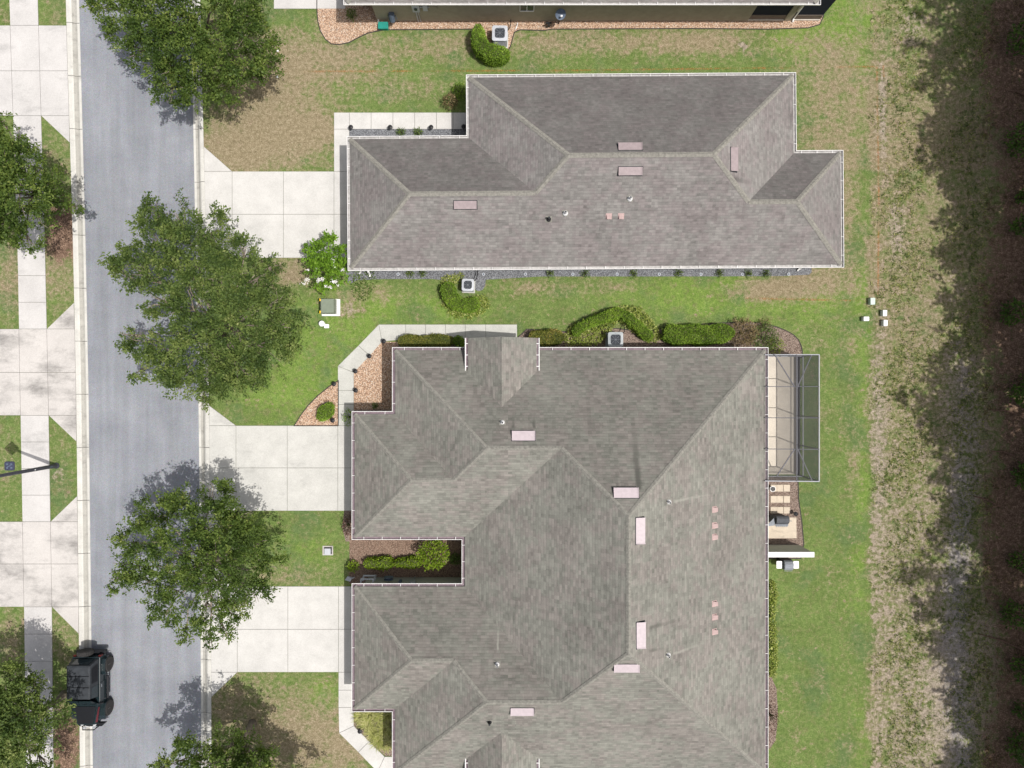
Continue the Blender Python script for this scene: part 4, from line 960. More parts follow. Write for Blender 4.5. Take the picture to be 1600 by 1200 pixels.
# crape myrtle with white blossom
x, y = G(522, 424); t = thing('crape_myrtle', 'bright green crape myrtle with white blossoms by the driveway corner', 'tree', (x, y, 0))
bl = []
for bx_, by_, r, h in ((508, 395, 24, 2.3), (490, 400, 15, 2), (525, 400, 18, 2.2), (512, 380, 14, 2), (500, 425, 20, 2.1), (525, 430, 17, 2), (508, 448, 13, 1.5), (530, 415, 14, 2.2), (483, 388, 9, 1.6), (512, 370, 6, 1.8)):
    q = P(bx_, by_, h); bl.append((*q, h, r/S*.95))
v, q, T = foliage(bl, 85, .15, .075, 16, (.25, .6), .7, .05); mesh_np('crown', v, q, M['myrtle'], t, T)
b = MB()
for i, (bx_, by_, bz_, r) in enumerate(bl): b.tube([(x+.05*math.cos(i), y+.05*math.sin(i), 0), ((x+bx_)/2, (y+by_)/2, bz_*.5), (bx_, by_, bz_)], [.045, .03, .012], 6)
b.build('trunk', M['bark'], t)
fc = []
for px, py, r in ((519, 407, 3), (521, 416, 2.4), (479, 437, 4), (474, 443, 2.5), (497, 437, 4), (503, 436, 3), (520, 440, 3), (509, 447, 2.5), (515, 449, 2.5), (535, 422, 2.5), (494, 421, 2), (481, 421, 1.8), (528, 446, 1.8), (524, 440, 2.5)):
    c = P(px, py, 2.5); n = int(r*11); fc.append(np.array([c[0], c[1], 2.45])+RNG.normal(size=(n, 3))*r/S*.45)
fc = np.concatenate(fc); v, q = leaf_quads(fc, sphere_dirs(len(fc), .5), .055, .045, 1.5); mesh_np('blossom', v, q, M['flower'], t, np.ones(len(fc)))

# ------------------------------------------------------------------ woodland edge on the right (crowns stand outside the frame and shade it)
def wood_tree(px, py, H, seed, label):
    rr = random.Random(seed); x0_, y0_ = G(px, py); t = thing('pine_tree', label, 'tree', (x0_, y0_, 0), 'tall pines along the right edge')
    bl = [(x0_+rr.uniform(-1.7, 1.7), y0_+rr.uniform(-1.9, 1.9), H*rr.uniform(.5, .97), rr.uniform(1.1, 2.0)) for _ in range(12)]
    v, q, T = foliage(bl, 12, .34, .14, 20, (.3, .8), .6, .12, .9); mesh_np('crown', v, q, M['pine'], t, T)
    b = MB(); b.tube([(x0_, y0_, -.1), (x0_+.1, y0_, H*.5), (x0_, y0_+.1, H*.97)], [.22, .16, .04], 10)
    for x, y, z, r in bl: b.tube([(x0_+.05, y0_, z-r*.5), ((x+x0_)/2, (y+y0_)/2, z-.2), (x, y, z)], [.06, .04, .02], 5)
    b.build('trunk', M['pinebark'], t); return t
k = 0
for py in range(-150, 1500, 82):
    for row, (bx_, h) in enumerate(((1676, 16.2), (1765, 17.2), (1860, 17))):
        k += 1; rr = random.Random(k*13)
        if row and rr.random() < (.30, .5)[row-1]: continue
        wood_tree(bx_+rr.uniform(-22, 22), py+rr.uniform(-30, 30)+row*40, h+rr.uniform(-2.5, 2.2), k, 'tall dark pine at the woodland edge right of the picture')
fs_l = ['low dark green thicket at the right edge near the top corner', 'green thicket at the right edge level with the upper house eave', 'bright green thicket at the right edge level with the long hedge', 'olive thicket at the right edge above the orange straw',
        'dark thicket at the right edge level with the screen enclosure', 'dark green thicket at the right edge beside the courtyard level', 'broad green thicket at the right edge near the lower third', 'bright green thicket in the bottom right corner']
for (px, py, r, h), lb in zip(((1614, 55, 30, 2.2), (1610, 215, 30, 2.2), (1600, 352, 15, 1.4), (1586, 487, 19, 1.3), (1612, 612, 26, 2), (1596, 878, 15, 1.2), (1590, 962, 21, 1.4), (1606, 1172, 26, 1.8)), fs_l):
    bush(px, py, r, h, lb, 'pine', name='thicket', cat='thicket', leaf=.2, dens=120)
for (px, py, r, h), lb in zip(((1606, 305, 12, 1.1), (1612, 745, 22, 1.6), (1610, 1050, 20, 1.9), (1599, 1112, 11, 1.0)), ('small thicket between the two upper right thickets', 'thicket at the right edge level with the cream pavers', 'thicket at the right edge between the two lowest ones', 'little thicket above the bottom right corner thicket')):
    bush(px, py, r, h, lb, 'pine', name='thicket', cat='thicket', leaf=.2, dens=150)
# fallen sticks
for i, (x0_, y0_, x1_, y1_) in enumerate(((1520, 775, 1562, 792), (1575, 143, 1600, 150), (1528, 990, 1600, 1016), (1543, 640, 1600, 650), (1548, 705, 1584, 712))):
    a = G(x0_, y0_); c = G(x1_, y1_); b = MB(); m_ = ((a[0]+c[0])/2, (a[1]+c[1])/2+.12, .07)
    b.tube([(*a, .04), m_, (*c, .06)], [.02, .05, .06], 7)
    tag(b.build('fallen_branch', M['pinebark'], None, (*a, 0)), ('thin crooked branch lying across the sandy track', 'short branch lying on straw near the top right corner', 'long branch lying from the track to the bottom right thickets', 'long low branch at the right edge near the middle', 'short branch on straw just below the right edge middle')[i], 'branch')
# weeds over the rough strip and the track
def scatter(name, n, xr, yr, mat, L, label, tuft=6, h=.08):
    cx = RNG.uniform(*xr, n); cy = RNG.uniform(*yr, n); k = np.sin(cx/17)+np.sin(cy/23+cx/31)+RNG.normal(size=n)*.7 > .1
    cx, cy = cx[k], cy[k]; x = (cx-800)/S; y = (600-cy)/S; n = len(x)
    c = np.repeat(np.column_stack([x, y, np.full(n, .01)]), tuft, 0)+RNG.normal(size=(n*tuft, 3))*np.array([.05, .05, 0]); d = sphere_dirs(n*tuft, .7); d[:, 2] = np.abs(d[:, 2])+.1
    v, q = leaf_quads(c, d, L*RNG.uniform(.5, 1.4, len(c)), L*.25)
    return tag(mesh_np(name, v, q, M[mat], None, np.clip(.45+.25*RNG.normal(size=len(c)), 0, 1), (x[0], y[0], 0)), label, 'weeds', kind='stuff')
scatter('weeds', 6500, (1358, 1530), (-150, 1350), 'weed', .13, 'low green weeds over the rough dry strip behind the lawn')
scatter('dry_grass', 6500, (1358, 1545), (-150, 1350), 'drygrass', .13, 'straw coloured dead grass over the rough strip')
scatter('fallen_leaves', 5000, (1535, 1640), (-150, 1350), 'rust', .14, 'brown fallen leaves under the woodland edge')

# ------------------------------------------------------------------ air conditioners
def rrect(x, y, a, c, r, n=4):
    out = []
    for sx, sy, t0 in ((1, 1, 0), (-1, 1, 90), (-1, -1, 180), (1, -1, 270)):
        for k in range(n+1):
            t = R(t0+90*k/n); out.append((x+sx*(a-r)+r*math.cos(t), y+sy*(c-r)+r*math.sin(t)))
    return out
def aircon(px, py, W_, H, label, top, rz=0., ring=.78):
    x, y = P(px, py, H); t = thing('air_conditioner', label, 'air conditioner', (x, y, 0)); a = W_/2
    b = MB(); b.prism(rrect(x, y, a+.03, a+.03, .04), 0, .07, 0); b.build('pad', M['concgreen'], t)
    b = MB(); b.prism(rrect(x, y, a-.04, a-.04, .09), .07, H-.06, 1)
    for k in range(18):
        z = .12+k*(H-.24)/17; b.prism(rrect(x, y, a-.012, a-.012, .09), z, z+.016, 0)
    for sx in (-1, 1):
        for sy in (-1, 1): b.tube([(x+sx*(a-.07), y+sy*(a-.07), .07), (x+sx*(a-.07), y+sy*(a-.07), H-.04)], .055, 8)
    b.build('cabinet', [M[top], M['acd']], t)
    rad = a*ring; b = MB(); o_ = rrect(x, y, a, a, .11, 6); n = len(o_)             # top panel: a frame with a round opening
    inn = []
    for q in o_:
        v_ = Vector((q[0]-x, q[1]-y)).normalized()*rad; inn.append((x+v_.x, y+v_.y))
    vs = [(*q, H-.07) for q in o_]+[(*q, H-.015) for q in o_]+[(*q, H+.012) for q in inn]+[(*q, H-.12) for q in inn]
    b.add(vs, [(i+k*n, (i+1) % n+k*n, (i+1) % n+(k+1)*n, i+(k+1)*n) for k in range(3) for i in range(n)]); b.build('top_panel', M[top], t)
    b = MB(); b.lathe((x, y, 0), [(rad, H-.16), (rad*.98, H-.155)], 28); b.build('fan_well', M['acd'], t)
    b = MB()
    for k in range(3):
        a0 = R(120*k+35+px); vs = []
        for u in (.18, .55, .92):
            for s_ in (-.55, .35):
                tt = a0+s_*(.9+.25*u); vs.append((x+math.cos(tt)*rad*u, y+math.sin(tt)*rad*u, H-.10+s_*.05))
        b.add(vs, [(0, 1, 3, 2), (2, 3, 5, 4)])
    b.lathe((x, y, 0), [(rad*.2, H-.13), (rad*.2, H-.07), (rad*.12, H-.06)], 14); b.build('fan', M['blade'], t)
    b = MB()
    for k in range(1, 5):
        rr = rad*k/4.3; b.tube([(x+rr*math.cos(q), y+rr*math.sin(q), H+.01) for q in [2*math.pi*i/24 for i in range(25)]], .003, 4, cap=False)
    for k in range(8): b.bar((x, y, H+.014), (x+rad*math.cos(k*.785), y+rad*math.sin(k*.785), H+.014), .008, .006)
    b.build('fan_guard', M['steel'], t)
    b = MB(); b.tube([(x+a-.05, y+a-.1, .45), (x+a+.12, y+a+.05, .5), (x+a+.16, y+a+.35, .3), (x+a+.16, y+a+.5, .5)], .025, 6); b.build('refrigerant_line', M['black'], t)
    t.rotation_euler = (0, 0, R(rz)); return t
aircon(781, 51.5, .84, .85, 'light grey square air conditioner beside the tan house wall', 'acw', -1, .80)
aircon(731, 445, .66, .75, 'small pale grey air conditioner below the mauve grey house', 'acw', -2, .8)
aircon(962, 530.5, .82, .9, 'grey green air conditioner with dark fan well against the duplex eave', 'acg', 0, .82)

# ------------------------------------------------------------------ utilities in the lawns
x, y = G(518, 480); t = thing('transformer', 'olive green pad mounted transformer with yellow stickers beside the crape myrtle', 'transformer', (x, y, 0))
b = MB(); b.prism([(x-.52, y-.50), (x+.50, y-.50), (x+.50, y+.44), (x-.52, y+.44)], 0, .12); b.build('pad', M['white'], t, bevel=.01)
b = MB(); b.box(x-.46, y-.40, .12, x+.32, y+.40, .62); b.add([(x-.46, y-.40, .62), (x+.32, y-.40, .62), (x+.32, y+.40, .62), (x-.46, y+.40, .62), (x-.40, y-.38, .72), (x+.30, y-.38, .74), (x+.30, y+.38, .74), (x-.40, y+.38, .72)], [(0, 1, 5, 4), (1, 2, 6, 5), (2, 3, 7, 6), (3, 0, 4, 7), (4, 5, 6, 7)]); b.build('cabinet', M['green'], t, bevel=.012)
b = MB(); b.box(x-.50, y-.41, .45, x-.465, y-.27, .66); b.box(x-.50, y+.27, .45, x-.465, y+.41, .66); b.box(x-.455, y-.37, .722, x-.40, y-.27, .725); b.box(x-.455, y+.27, .722, x-.40, y+.37, .725); b.build('warning_sticker', M['yellow'], t)
b = MB(); b.box(x-.49, y-.25, .16, x-.462, y+.25, .6); b.build('door_gap', M['black'], t)
x, y = G(507, 507); t = thing('vent_cap', 'white capped pipe and small white cover beside the transformer', 'pipe cover', (x, y, 0))
b = MB(); b.lathe((x-.06, y+.02, 0), [(.12, 0), (.12, .3), (.16, .3), (.17, .38), (.13, .44), (.02, .46)], 18); b.build('cap', M['pvc'], t, smooth=False)
b = MB(); b.prism(rrect(x+.14, y-.1, .13, .11, .03), 0, .12); b.build('cover', M['pvc'], t)
x, y = G(512.5, 860); t = thing('drain_box', 'square grey drain box with pale lid in the small lawn', 'drain box', (x, y, 0))
b = MB(); sx = .29; sy = .26
b.box(x-sx, y-sy, 0, x+sx, y-sy+.06, .05); b.box(x-sx, y+sy-.06, 0, x+sx, y+sy, .05); b.box(x-sx, y-sy+.061, 0, x-sx+.06, y+sy-.061, .05); b.box(x+sx-.06, y-sy+.061, 0, x+sx, y+sy-.061, .05); b.build('rim', M['concold'], t)
b = MB(); b.box(x-sx+.07, y-sy+.07, .0, x+sx-.07, y+sy-.07, .006); b.build('well', M['black'], t)
b = MB(); b.prism(rrect(x-.01, y-.05, .17, .17, .02), .01, .09); b.build('lid', M['acw'], t)
x, y = G(15.5, 728); t = thing('manhole_cover', 'blue black rounded square meter lid in the grass left of the sidewalk', 'meter lid', (x, y, 0))
b = MB(); b.prism(rrect(x, y, .28, .25, .09), 0, .045); b.build('lid', M['bluelid'], t, bevel=.008)
b = MB()
for dx in (-.12, .12):
    for dy in (-.1, .1): b.prism(rrect(x+dx, y+dy, .055, .045, .02), .046, .058)
b.bar((x-.1, y-.03, .05), (x+.1, y+.03, .05), .05, .02); b.build('raised_pattern', M['dish'], t)
for i, (px, py, a, c, mt, lb) in enumerate(((1364, 470.5, .145, .20, 'palegreen', 'pale green utility lid at the lawn edge, topmost of four'), (1354, 498, .17, .13, 'pvc', 'white wide utility lid, leftmost of four at the lawn edge'),
        (1383, 489, .13, .18, 'pvc', 'white upright utility lid, upper one of the right hand pair'), (1384, 504.5, .13, .18, 'pvc', 'white upright utility lid, lower one of the right hand pair'))):
    x, y = P(px, py, .3); t = thing('utility_box', lb, 'utility box', (x, y, 0), 'utility boxes at the lawn edge')
    b = MB(); b.prism(rrect(x, y, a-.02, c-.02, .04), 0, .24); b.build('body', M[mt], t)
    b = MB(); b.prism(rrect(x, y, a, c, .05), .24, .30, 0, .02); b.build('lid', M[mt], t)
for px, py, lb in ((434.5, 80, 'upper small white marker ball on the dry lawn'), (434.5, 121, 'lower small white marker ball on the dry lawn')):
    x, y = G(px, py); b = MB(); b.lathe((x, y, 0), [(.03, 0), (.065, .03), (.075, .09), (.05, .13), (.01, .14)], 12); tag(b.build('sprinkler_marker', M['pvc'], None, (x, y, 0), True), lb, 'marker', 'white markers on the dry lawn')
# splash blocks, taps and pipes lying by the walls
x, y = G(545, 903); b = MB(); b.add([(x-.2, y-.1, .08), (x+.1, y-.18, .10), (x+.22, y+.05, .16), (x-.05, y+.12, .10), (x-.2, y-.1, 0), (x+.1, y-.18, 0), (x+.22, y+.05, 0), (x-.05, y+.12, 0)], [(0, 1, 2, 3), (0, 4, 5, 1), (1, 5, 6, 2), (2, 6, 7, 3), (3, 7, 4, 0)]); b.bar((x+.1, y-.05, .14), (x+.38, y+.12, .3), .05, .05)
tag(b.build('splash_block', M['acw'], None, (x, y, 0)), 'grey splash block at the mouth of the courtyard notch', 'splash block')
x, y = G(600, 43); t = thing('hose_box', 'teal plastic box on the orange pebbles by the tan wall', 'box', (x, y, 0))
b = MB(); b.prism(rrect(x, y, .26, .17, .03), 0, .25); b.build('body', M['teal'], t)
b = MB(); b.prism(rrect(x, y-.02, .28, .19, .04), .25, .30); b.build('lid', M['teal'], t)
x, y = G(578, 432)
b = MB(); b.tube([(x, y, .05), (x, y+.12, .12), (x, y+.2, .5)], .06, 8); tag(b.build('drain_pipe', M['pvc'], None, (x, y, 0)), 'short white pipe end in gravel under the long gutter near the crape myrtle', 'pipe')
x, y = G(806, 44)
b = MB(); b.tube([(x-.02, y-.1, .04), (x+.06, y+.1, .05), (x+.1, y+.2, .2)], .03, 6); tag(b.build('drain_pipe', M['pvc'], None, (x, y, 0)), 'thin white pipe end in pebbles right of the air conditioner by the tan house', 'pipe')
# black walk lights and white disc lights
def walklight(px, py, label, src=None):
    x, y = P(px, py, .35)
    if src: return copy_to(src, (x, y, 0), label)
    t = thing('path_light', label, 'path light', (x, y, 0), 'black path lights along the walks')
    b = MB(); b.tube([(x, y, 0), (x, y, .32)], .025, 8); b.build('stake', M['black'], t)
    b = MB(); b.lathe((x, y, 0), [(.05, .26), (.06, .32), (.13, .33), (.12, .37), (.02, .41)], 14); b.build('lamp_shade', M['black'], t); return t
wl_ = walklight(548, 198.5, 'first black path light from the driveway, on the gravel strip walk')
for px, py, lb in ((609.5, 198.5, 'second black path light from the driveway, on the gravel strip walk'), (673.5, 198.5, 'third black path light from the driveway, on the gravel strip walk'), (724.5, 197.5, 'black path light in shade at the end of the gravel strip walk'),
        (599.5, 533, 'black path light at the upper bend of the curved walk'), (577, 556.5, 'black path light halfway down the slanted part of the curved walk'), (555, 580, 'black path light at the lower bend of the curved walk'),
        (555.5, 610, 'black path light on the straight part of the curved walk'), (521.5, 600, 'black path light at the tip of the left pebble bed'), (519.5, 657, 'black path light right of the kidney shaped shrub'),
        (562, 1143, 'black path light on the edge of the fountain grass bed'), (1243.5, 803, 'black path light beside the cream pavers behind the duplex')): walklight(px, py, lb, wl_)
rl = None
for i, px in enumerate((755.5, 821, 895, 964, 1030, 1095, 1160, 1232, 622)):
    x, y = G(px, 428.5); lb = 'small white ring light in the blue gravel under the long gutter'
    if rl is None:
        rl = thing('disc_light', lb, 'ground light', (x, y, 0), 'white ring lights in the gravel strip')
        b = MB(); b.lathe((x, y, 0), [(.04, .03), (.05, .05), (.085, .05), (.09, .03), (.09, 0)], 16); b.build('ring', M['acw'], rl)
        b = MB(); b.lathe((x, y, 0), [(.048, .03), (.046, .038)], 12); b.build('lens', M['dish'], rl)
    else: copy_to(rl, (x, y, 0), lb)
# lamp post, leaning out of the picture
x, y = G(88.5, 727.5); t = thing('street_lamp', 'dark bronze street lamp post rising from the grass strip by the sidewalk', 'street lamp', (x, y, 0))
b = MB(); b.lathe((x, y, 0), [(.17, 0), (.17, .06), (.13, .12), (.12, .5), (.105, .6), (.095, 3), (.075, 5.4), (.05, 5.9)], 14); b.build('pole', M['pole'], t, smooth=False)
b = MB(); b.box(x+.08, y-.03, .5, x+.115, y+.03, .72); b.build('hand_hole_cover', M['dish'], t)
b = MB(); b.box(x+.055, y-.03, 1.9, x+.1, y+.03, 1.98); b.build('number_tag', M['pvc'], t)
b = MB(); b.lathe((x, y, 0), [(.06, 5.9), (.22, 6.0), (.30, 6.4), (.22, 6.42)], 4); b.lathe((x, y, 0), [(.42, 6.42), (.38, 6.5), (.12, 6.72), (.03, 6.8)], 4); b.build('lantern', M['pole'], t)
# satellite dish
x, y = G(873, 37); t = thing('satellite_dish', 'dark blue grey satellite dish on a short post by the tan wall', 'satellite dish', (x, y, 0))
b = MB(); b.tube([(x, y, 0), (x, y, 1.15)], .035, 8); b.tube([(x, y, 1.15), (x, y-.1, 1.3)], .03, 8); b.build('mast', M['black'], t)
dz = Vector((.15, -.55, .65)).normalized(); ax_ = dz.cross(Vector((1, 0, 0))).normalized(); bx_ = dz.cross(ax_); c = Vector((x, y-.12, 1.3)); b = MB(); vs = []
for r in (0.001, .1, .2, .29):
    for k in range(20): q = 2*math.pi*k/20; vs.append(tuple(c+(ax_*math.cos(q)+bx_*math.sin(q))*r+dz*(r*r*1.1)))
b.add(vs, [(i*20+k, i*20+(k+1) % 20, (i+1)*20+(k+1) % 20, (i+1)*20+k) for i in range(3) for k in range(20)]); b.build('reflector', M['dish'], t, smooth=True)
b = MB(); e = c+dz*.34-Vector((0, .0, .1)); b.tube([tuple(c-Vector((0, 0, .28))), tuple(e-Vector((0, 0, .12))), tuple(e)], .014, 6); b.box(e.x-.05, e.y-.04, e.z-.03, e.x+.05, e.y+.05, e.z+.05, 1); b.build('feed_arm', [M['black'], M['pvc']], t)
x, y = G(857, 42); b = MB(); b.tube([(x, y, 0), (x, y, .5)], .03, 8); b.box(x-.16, y-.05, .4, x+.16, y+.03, .48); b.box(x-.05, y-.12, .2, x+.05, y+.05, .4)
tag(b.build('hose_bib', M['black'], None, (x, y, 0)), 'small black tap stand on the pebbles left of the satellite dish', 'tap')

# ------------------------------------------------------------------ screened patio behind the duplex
xi, xo = G(1168, 0)[0], G(1244.5, 0)[0]; yt = 600-46*1.0*.935; yt, yb2 = G(0, 557.5)[1], G(0, 741)[1]
t = thing('screen_enclosure', 'grey framed insect screen enclosure over a beige patio behind the duplex', 'screen enclosure', ((xi+xo)/2, (yt+yb2)/2, 0))
b = MB(); b.box(xi, yb2, .0, xo-.02, yt, .05); b.build('patio_floor', M['patio'], t)
HT = 2.95; hi = 2.75; rys = [G(0, 600+(q-600)*(1-HT/HC))[1] for q in (604, 653, 702)]
b = MB()
b.bar((xo, yt, HT), (xo, yb2, HT), .05, .05); b.bar((xi, yt, hi), (xo, yt, HT), .05, .05); b.bar((xi, yb2, hi), (xo, yb2, HT), .05, .05)
b.build('roof_rail', M['framew'], t)
for yy_ in rys:
    b = MB(); b.bar((xi, yy_, hi), (xo, yy_, HT), .035, .07); b.build('rafter', M['frame'], t)
xm = G(1216, 0)[0]
for (a, c) in (((P(1211, 0, HT)[0], yt), (P(1242, 0, HT)[0], rys[0])), ((P(1269, 0, HT)[0], yt), (P(1247, 0, HT)[0], rys[0])), ((P(1214, 0, HT)[0], yb2+.25), (P(1242, 0, HT)[0], rys[2])), ((P(1270, 0, HT)[0], yb2), (P(1247, 0, HT)[0], rys[2]))):
    b = MB(); b.bar((*a, hi+(HT-hi)*.7), (*c, hi+(HT-hi)*.7), .045, .05); b.build('brace', M['frame'], t)
xp = P(1244.5, 0, HT-.05)[0]
b = MB(); b.bar((xp, yt, HT-.03), (xp, yb2, HT-.03), .035, .05); b.build('purlin', M['frame'], t)
for yy_ in [yt, *rys, yb2]:
    b = MB(); b.bar((xo, yy_, 0), (xo, yy_, HT), .05, .05); b.build('post', M['frame'], t)
b = MB()
b.bar((xo, yt, .06), (xo, yb2, .06), .05, .06, 0); b.bar((xo, yt, .9), (xo, yb2, .9), .05, .05, 0); b.bar((xo-.001, yt, .33), (xo-.001, yb2, .33), .02, .3, 1)
b.bar((xi, yt, .9), (xo, yt, .9), .05, .05, 0); b.bar((xi, yb2, .9), (xo, yb2, .9), .05, .05, 0); b.build('wall_rail', [M['framew'], M['frame']], t)
b = MB(); b.add([(xi, yt, hi+.045), (xo, yt, HT+.04), (xo, yb2, HT+.04), (xi, yb2, hi+.045)], [(0, 3, 2, 1)]); b.build('roof_screen', M['screen'], t)
b = MB(); b.add([(xo+.03, yt, .06), (xo+.03, yb2, .06), (xo+.03, yb2, HT), (xo+.03, yt, HT)], [(0, 1, 2, 3)]); b.build('side_screen', M['screenw'], t)
for yy_ in (yt, yb2):
    b = MB(); b.add([(xi, yy_, .06), (xo, yy_, .06), (xo, yy_, HT), (xi, yy_, hi)], [(0, 1, 2, 3)]); b.build('end_screen', M['screenw'], t)
# cream stepping pavers
px0 = None
for r_, py in enumerate((762.5, 780, 797)):
    for c_, px in enumerate((1208.5, 1218.5, 1229)):
        b = MB(); x, y = G(px, py); b.prism(rrect(x, y, .175, .19 if r_ < 2 else .18, .01), 0, .045+.004*((r_+c_) % 2), 0)
        tag(b.build('paver', M['paver'], None, (x, y, 0), bevel=.006), f"cream square paver, {('left', 'middle', 'right')[c_]} one of the {('top', 'middle', 'bottom')[r_]} row behind the duplex", 'paver', 'cream pavers behind the duplex')
slabs('patio', [[(1190, 808), (1244, 808), (1244.5, 841), (1190, 841)]], M['paver'], z=.05)
x, y = P(1207.5, 764, .35); t = thing('planter', 'white round planter on the first cream paver by the eave', 'planter', (x, y, 0))
b = MB(); b.lathe((x, y, 0), [(.09, .045), (.13, .2), (.16, .36), (.14, .36), (.125, .28), (.12, .26)], 20, 0); b.build('pot', M['pvc'], t, smooth=False)
b = MB(); b.lathe((x, y, 0), [(.115, .265), (.11, .285)], 16); b.build('soil', M['black'], t)
# stainless grill with folded shelf, standing on the small slab
x, y = P(1222, 814, .9); t = thing('grill', 'charcoal and steel gas grill on the cream slab behind the duplex', 'grill', (x, y, 0))
b = MB(); b.box(x-.42, y-.22, .1, x+.38, y+.20, .80, 0); b.build('cart', M['grille'], t, bevel=.015)
b = MB(); pr = [(-.22, .82), (-.20, .95), (-.08, 1.06), (.10, 1.06), (.2, .95), (.22, .82)]
b.add([(x-.34, y+q[0]+.06, q[1]) for q in pr]+[(x+.36, y+q[0]+.06, q[1]) for q in pr], [(i, i+1, i+7, i+6)[::-1] for i in range(5)]+[(0, 5, 4, 3, 2, 1)[::-1], (6, 7, 8, 9, 10, 11)[::-1]]); hd = b.build('lid', M['grille'], t, bevel=.015)
b = MB()
for k in range(6): b.box(x-.30+k*.11, y-.33, .80, x-.24+k*.11, y-.24, .86)
b.bar((x-.34, y-.24, .82), (x+.36, y-.24, .82), .10, .03); b.tube([(x-.28, y-.2, 1.0), (x+.3, y-.2, 1.0)], .014, 6); b.build('burner_panel', M['steel'], t)
b = MB(); b.add([(x-.38, y-.26, .84), (x-.40, y+.16, .84), (x-.78, y-.22, .84), (x-.76, y-.30, .84), (x-.38, y-.26, .81), (x-.40, y+.16, .81), (x-.78, y-.22, .81), (x-.76, y-.30, .81)], [(0, 1, 2, 3), (4, 7, 6, 5), (0, 4, 5, 1), (1, 5, 6, 2), (2, 6, 7, 3), (3, 7, 4, 0)]); b.tube([(x+.38, y, .8), (x+.55, y-.02, .84)], .02, 6); b.build('side_shelf', M['steel'], t)
x, y = P(1231, 882.5, .9); t = thing('grill', 'steel lidded grill with white side shelves against the privacy wall', 'grill', (x, y, 0))
b = MB(); b.box(x-.30, y-.24, .08, x+.28, y+.24, .84); b.build('cart', M['matte'], t, bevel=.015)
b = MB(); pr = [(-.30, .80), (-.28, .95), (-.15, 1.08), (.06, 1.12), (.20, 1.02), (.24, .86)]
b.add([(x-.22, y+q[0], q[1]) for q in pr]+[(x+.25, y+q[0], q[1]) for q in pr], [(i, i+1, i+7, i+6)[::-1] for i in range(5)]+[(0, 5, 4, 3, 2, 1)[::-1], (6, 7, 8, 9, 10, 11)[::-1]]); b.tube([(x-.2, y-.33, .93), (x+.23, y-.33, .93)], .016, 6); b.build('lid', M['steel'], t, bevel=.015)
for s_ in (-1, 1):
    b = MB(); b.prism(rrect(x+s_*.46-.01, y, .145, .20, .03), .86, .91); b.build('side_shelf', M['pvc'], t)

# ------------------------------------------------------------------ parked off-roader
vx, vy = G(151, 1068); t = thing('parked_car', 'dark green black two door off-roader with canvas top at the left kerb', 'car', (vx, vy, 0), rz=0)
Z0 = -.10
def q(f, s_, z): return (vx-s_, vy-f, z+Z0)                         # f: forward (down the picture), s_: to the car's right
def slab8(b, f0, f1, w0, w1, z0, z1, w0t=None, w1t=None, f0t=None, f1t=None, mi=0, z1f=None):
    w0t = w0 if w0t is None else w0t; w1t = w1 if w1t is None else w1t; f0t = f0 if f0t is None else f0t; f1t = f1 if f1t is None else f1t; z1f = z1 if z1f is None else z1f
    b.add([q(f0, -w0, z0), q(f1, -w1, z0), q(f1, w1, z0), q(f0, w0, z0), q(f0t, -w0t, z1), q(f1t, -w1t, z1f), q(f1t, w1t, z1f), q(f0t, w0t, z1)],
          [(0, 1, 2, 3), (4, 7, 6, 5), (0, 4, 5, 1), (1, 5, 6, 2), (2, 6, 7, 3), (3, 7, 4, 0)], mi)
b = MB(); slab8(b, -1.85, .72, .76, .76, .50, 1.10); slab8(b, -1.80, 1.9, .45, .42, .38, .56, mi=1); slab8(b, .72, 1.86, .74, .52, .55, 1.02, .72, .50); b.build('body', [M['carp'], M['matte']], t, bevel=.03)
b = MB(); slab8(b, .70, 1.84, .72, .50, 1.02, 1.16, .68, .46, z1f=1.10); slab8(b, .80, 1.74, .58, .40, 1.165, 1.185, .56, .38, z1f=1.125, mi=1); b.build('hood', [M['carp'], M['matte']], t, bevel=.02)
b = MB()
for s_ in (-1, 1): b.add([q(.85, s_*.705, 1.165), q(1.7, s_*.525, 1.115), q(1.7, s_*.60, 1.04), q(.85, s_*.74, 1.08)], [(0, 1, 2, 3)])
b.build('hood_decal', M['carred'], t)
b = MB(); slab8(b, -1.78, .28, .70, .70, 1.12, 1.78, .62, .62, -1.62, .14); slab8(b, -1.64, .16, .63, .63, 1.78, 1.83, .58, .58, -1.56, .12)
for f in (-1.1, -.5): b.bar(q(f, -.60, 1.835), q(f, .60, 1.835), .05, .02, 1)
b.build('soft_top', [M['cartop'], M['matte']], t, bevel=.05)
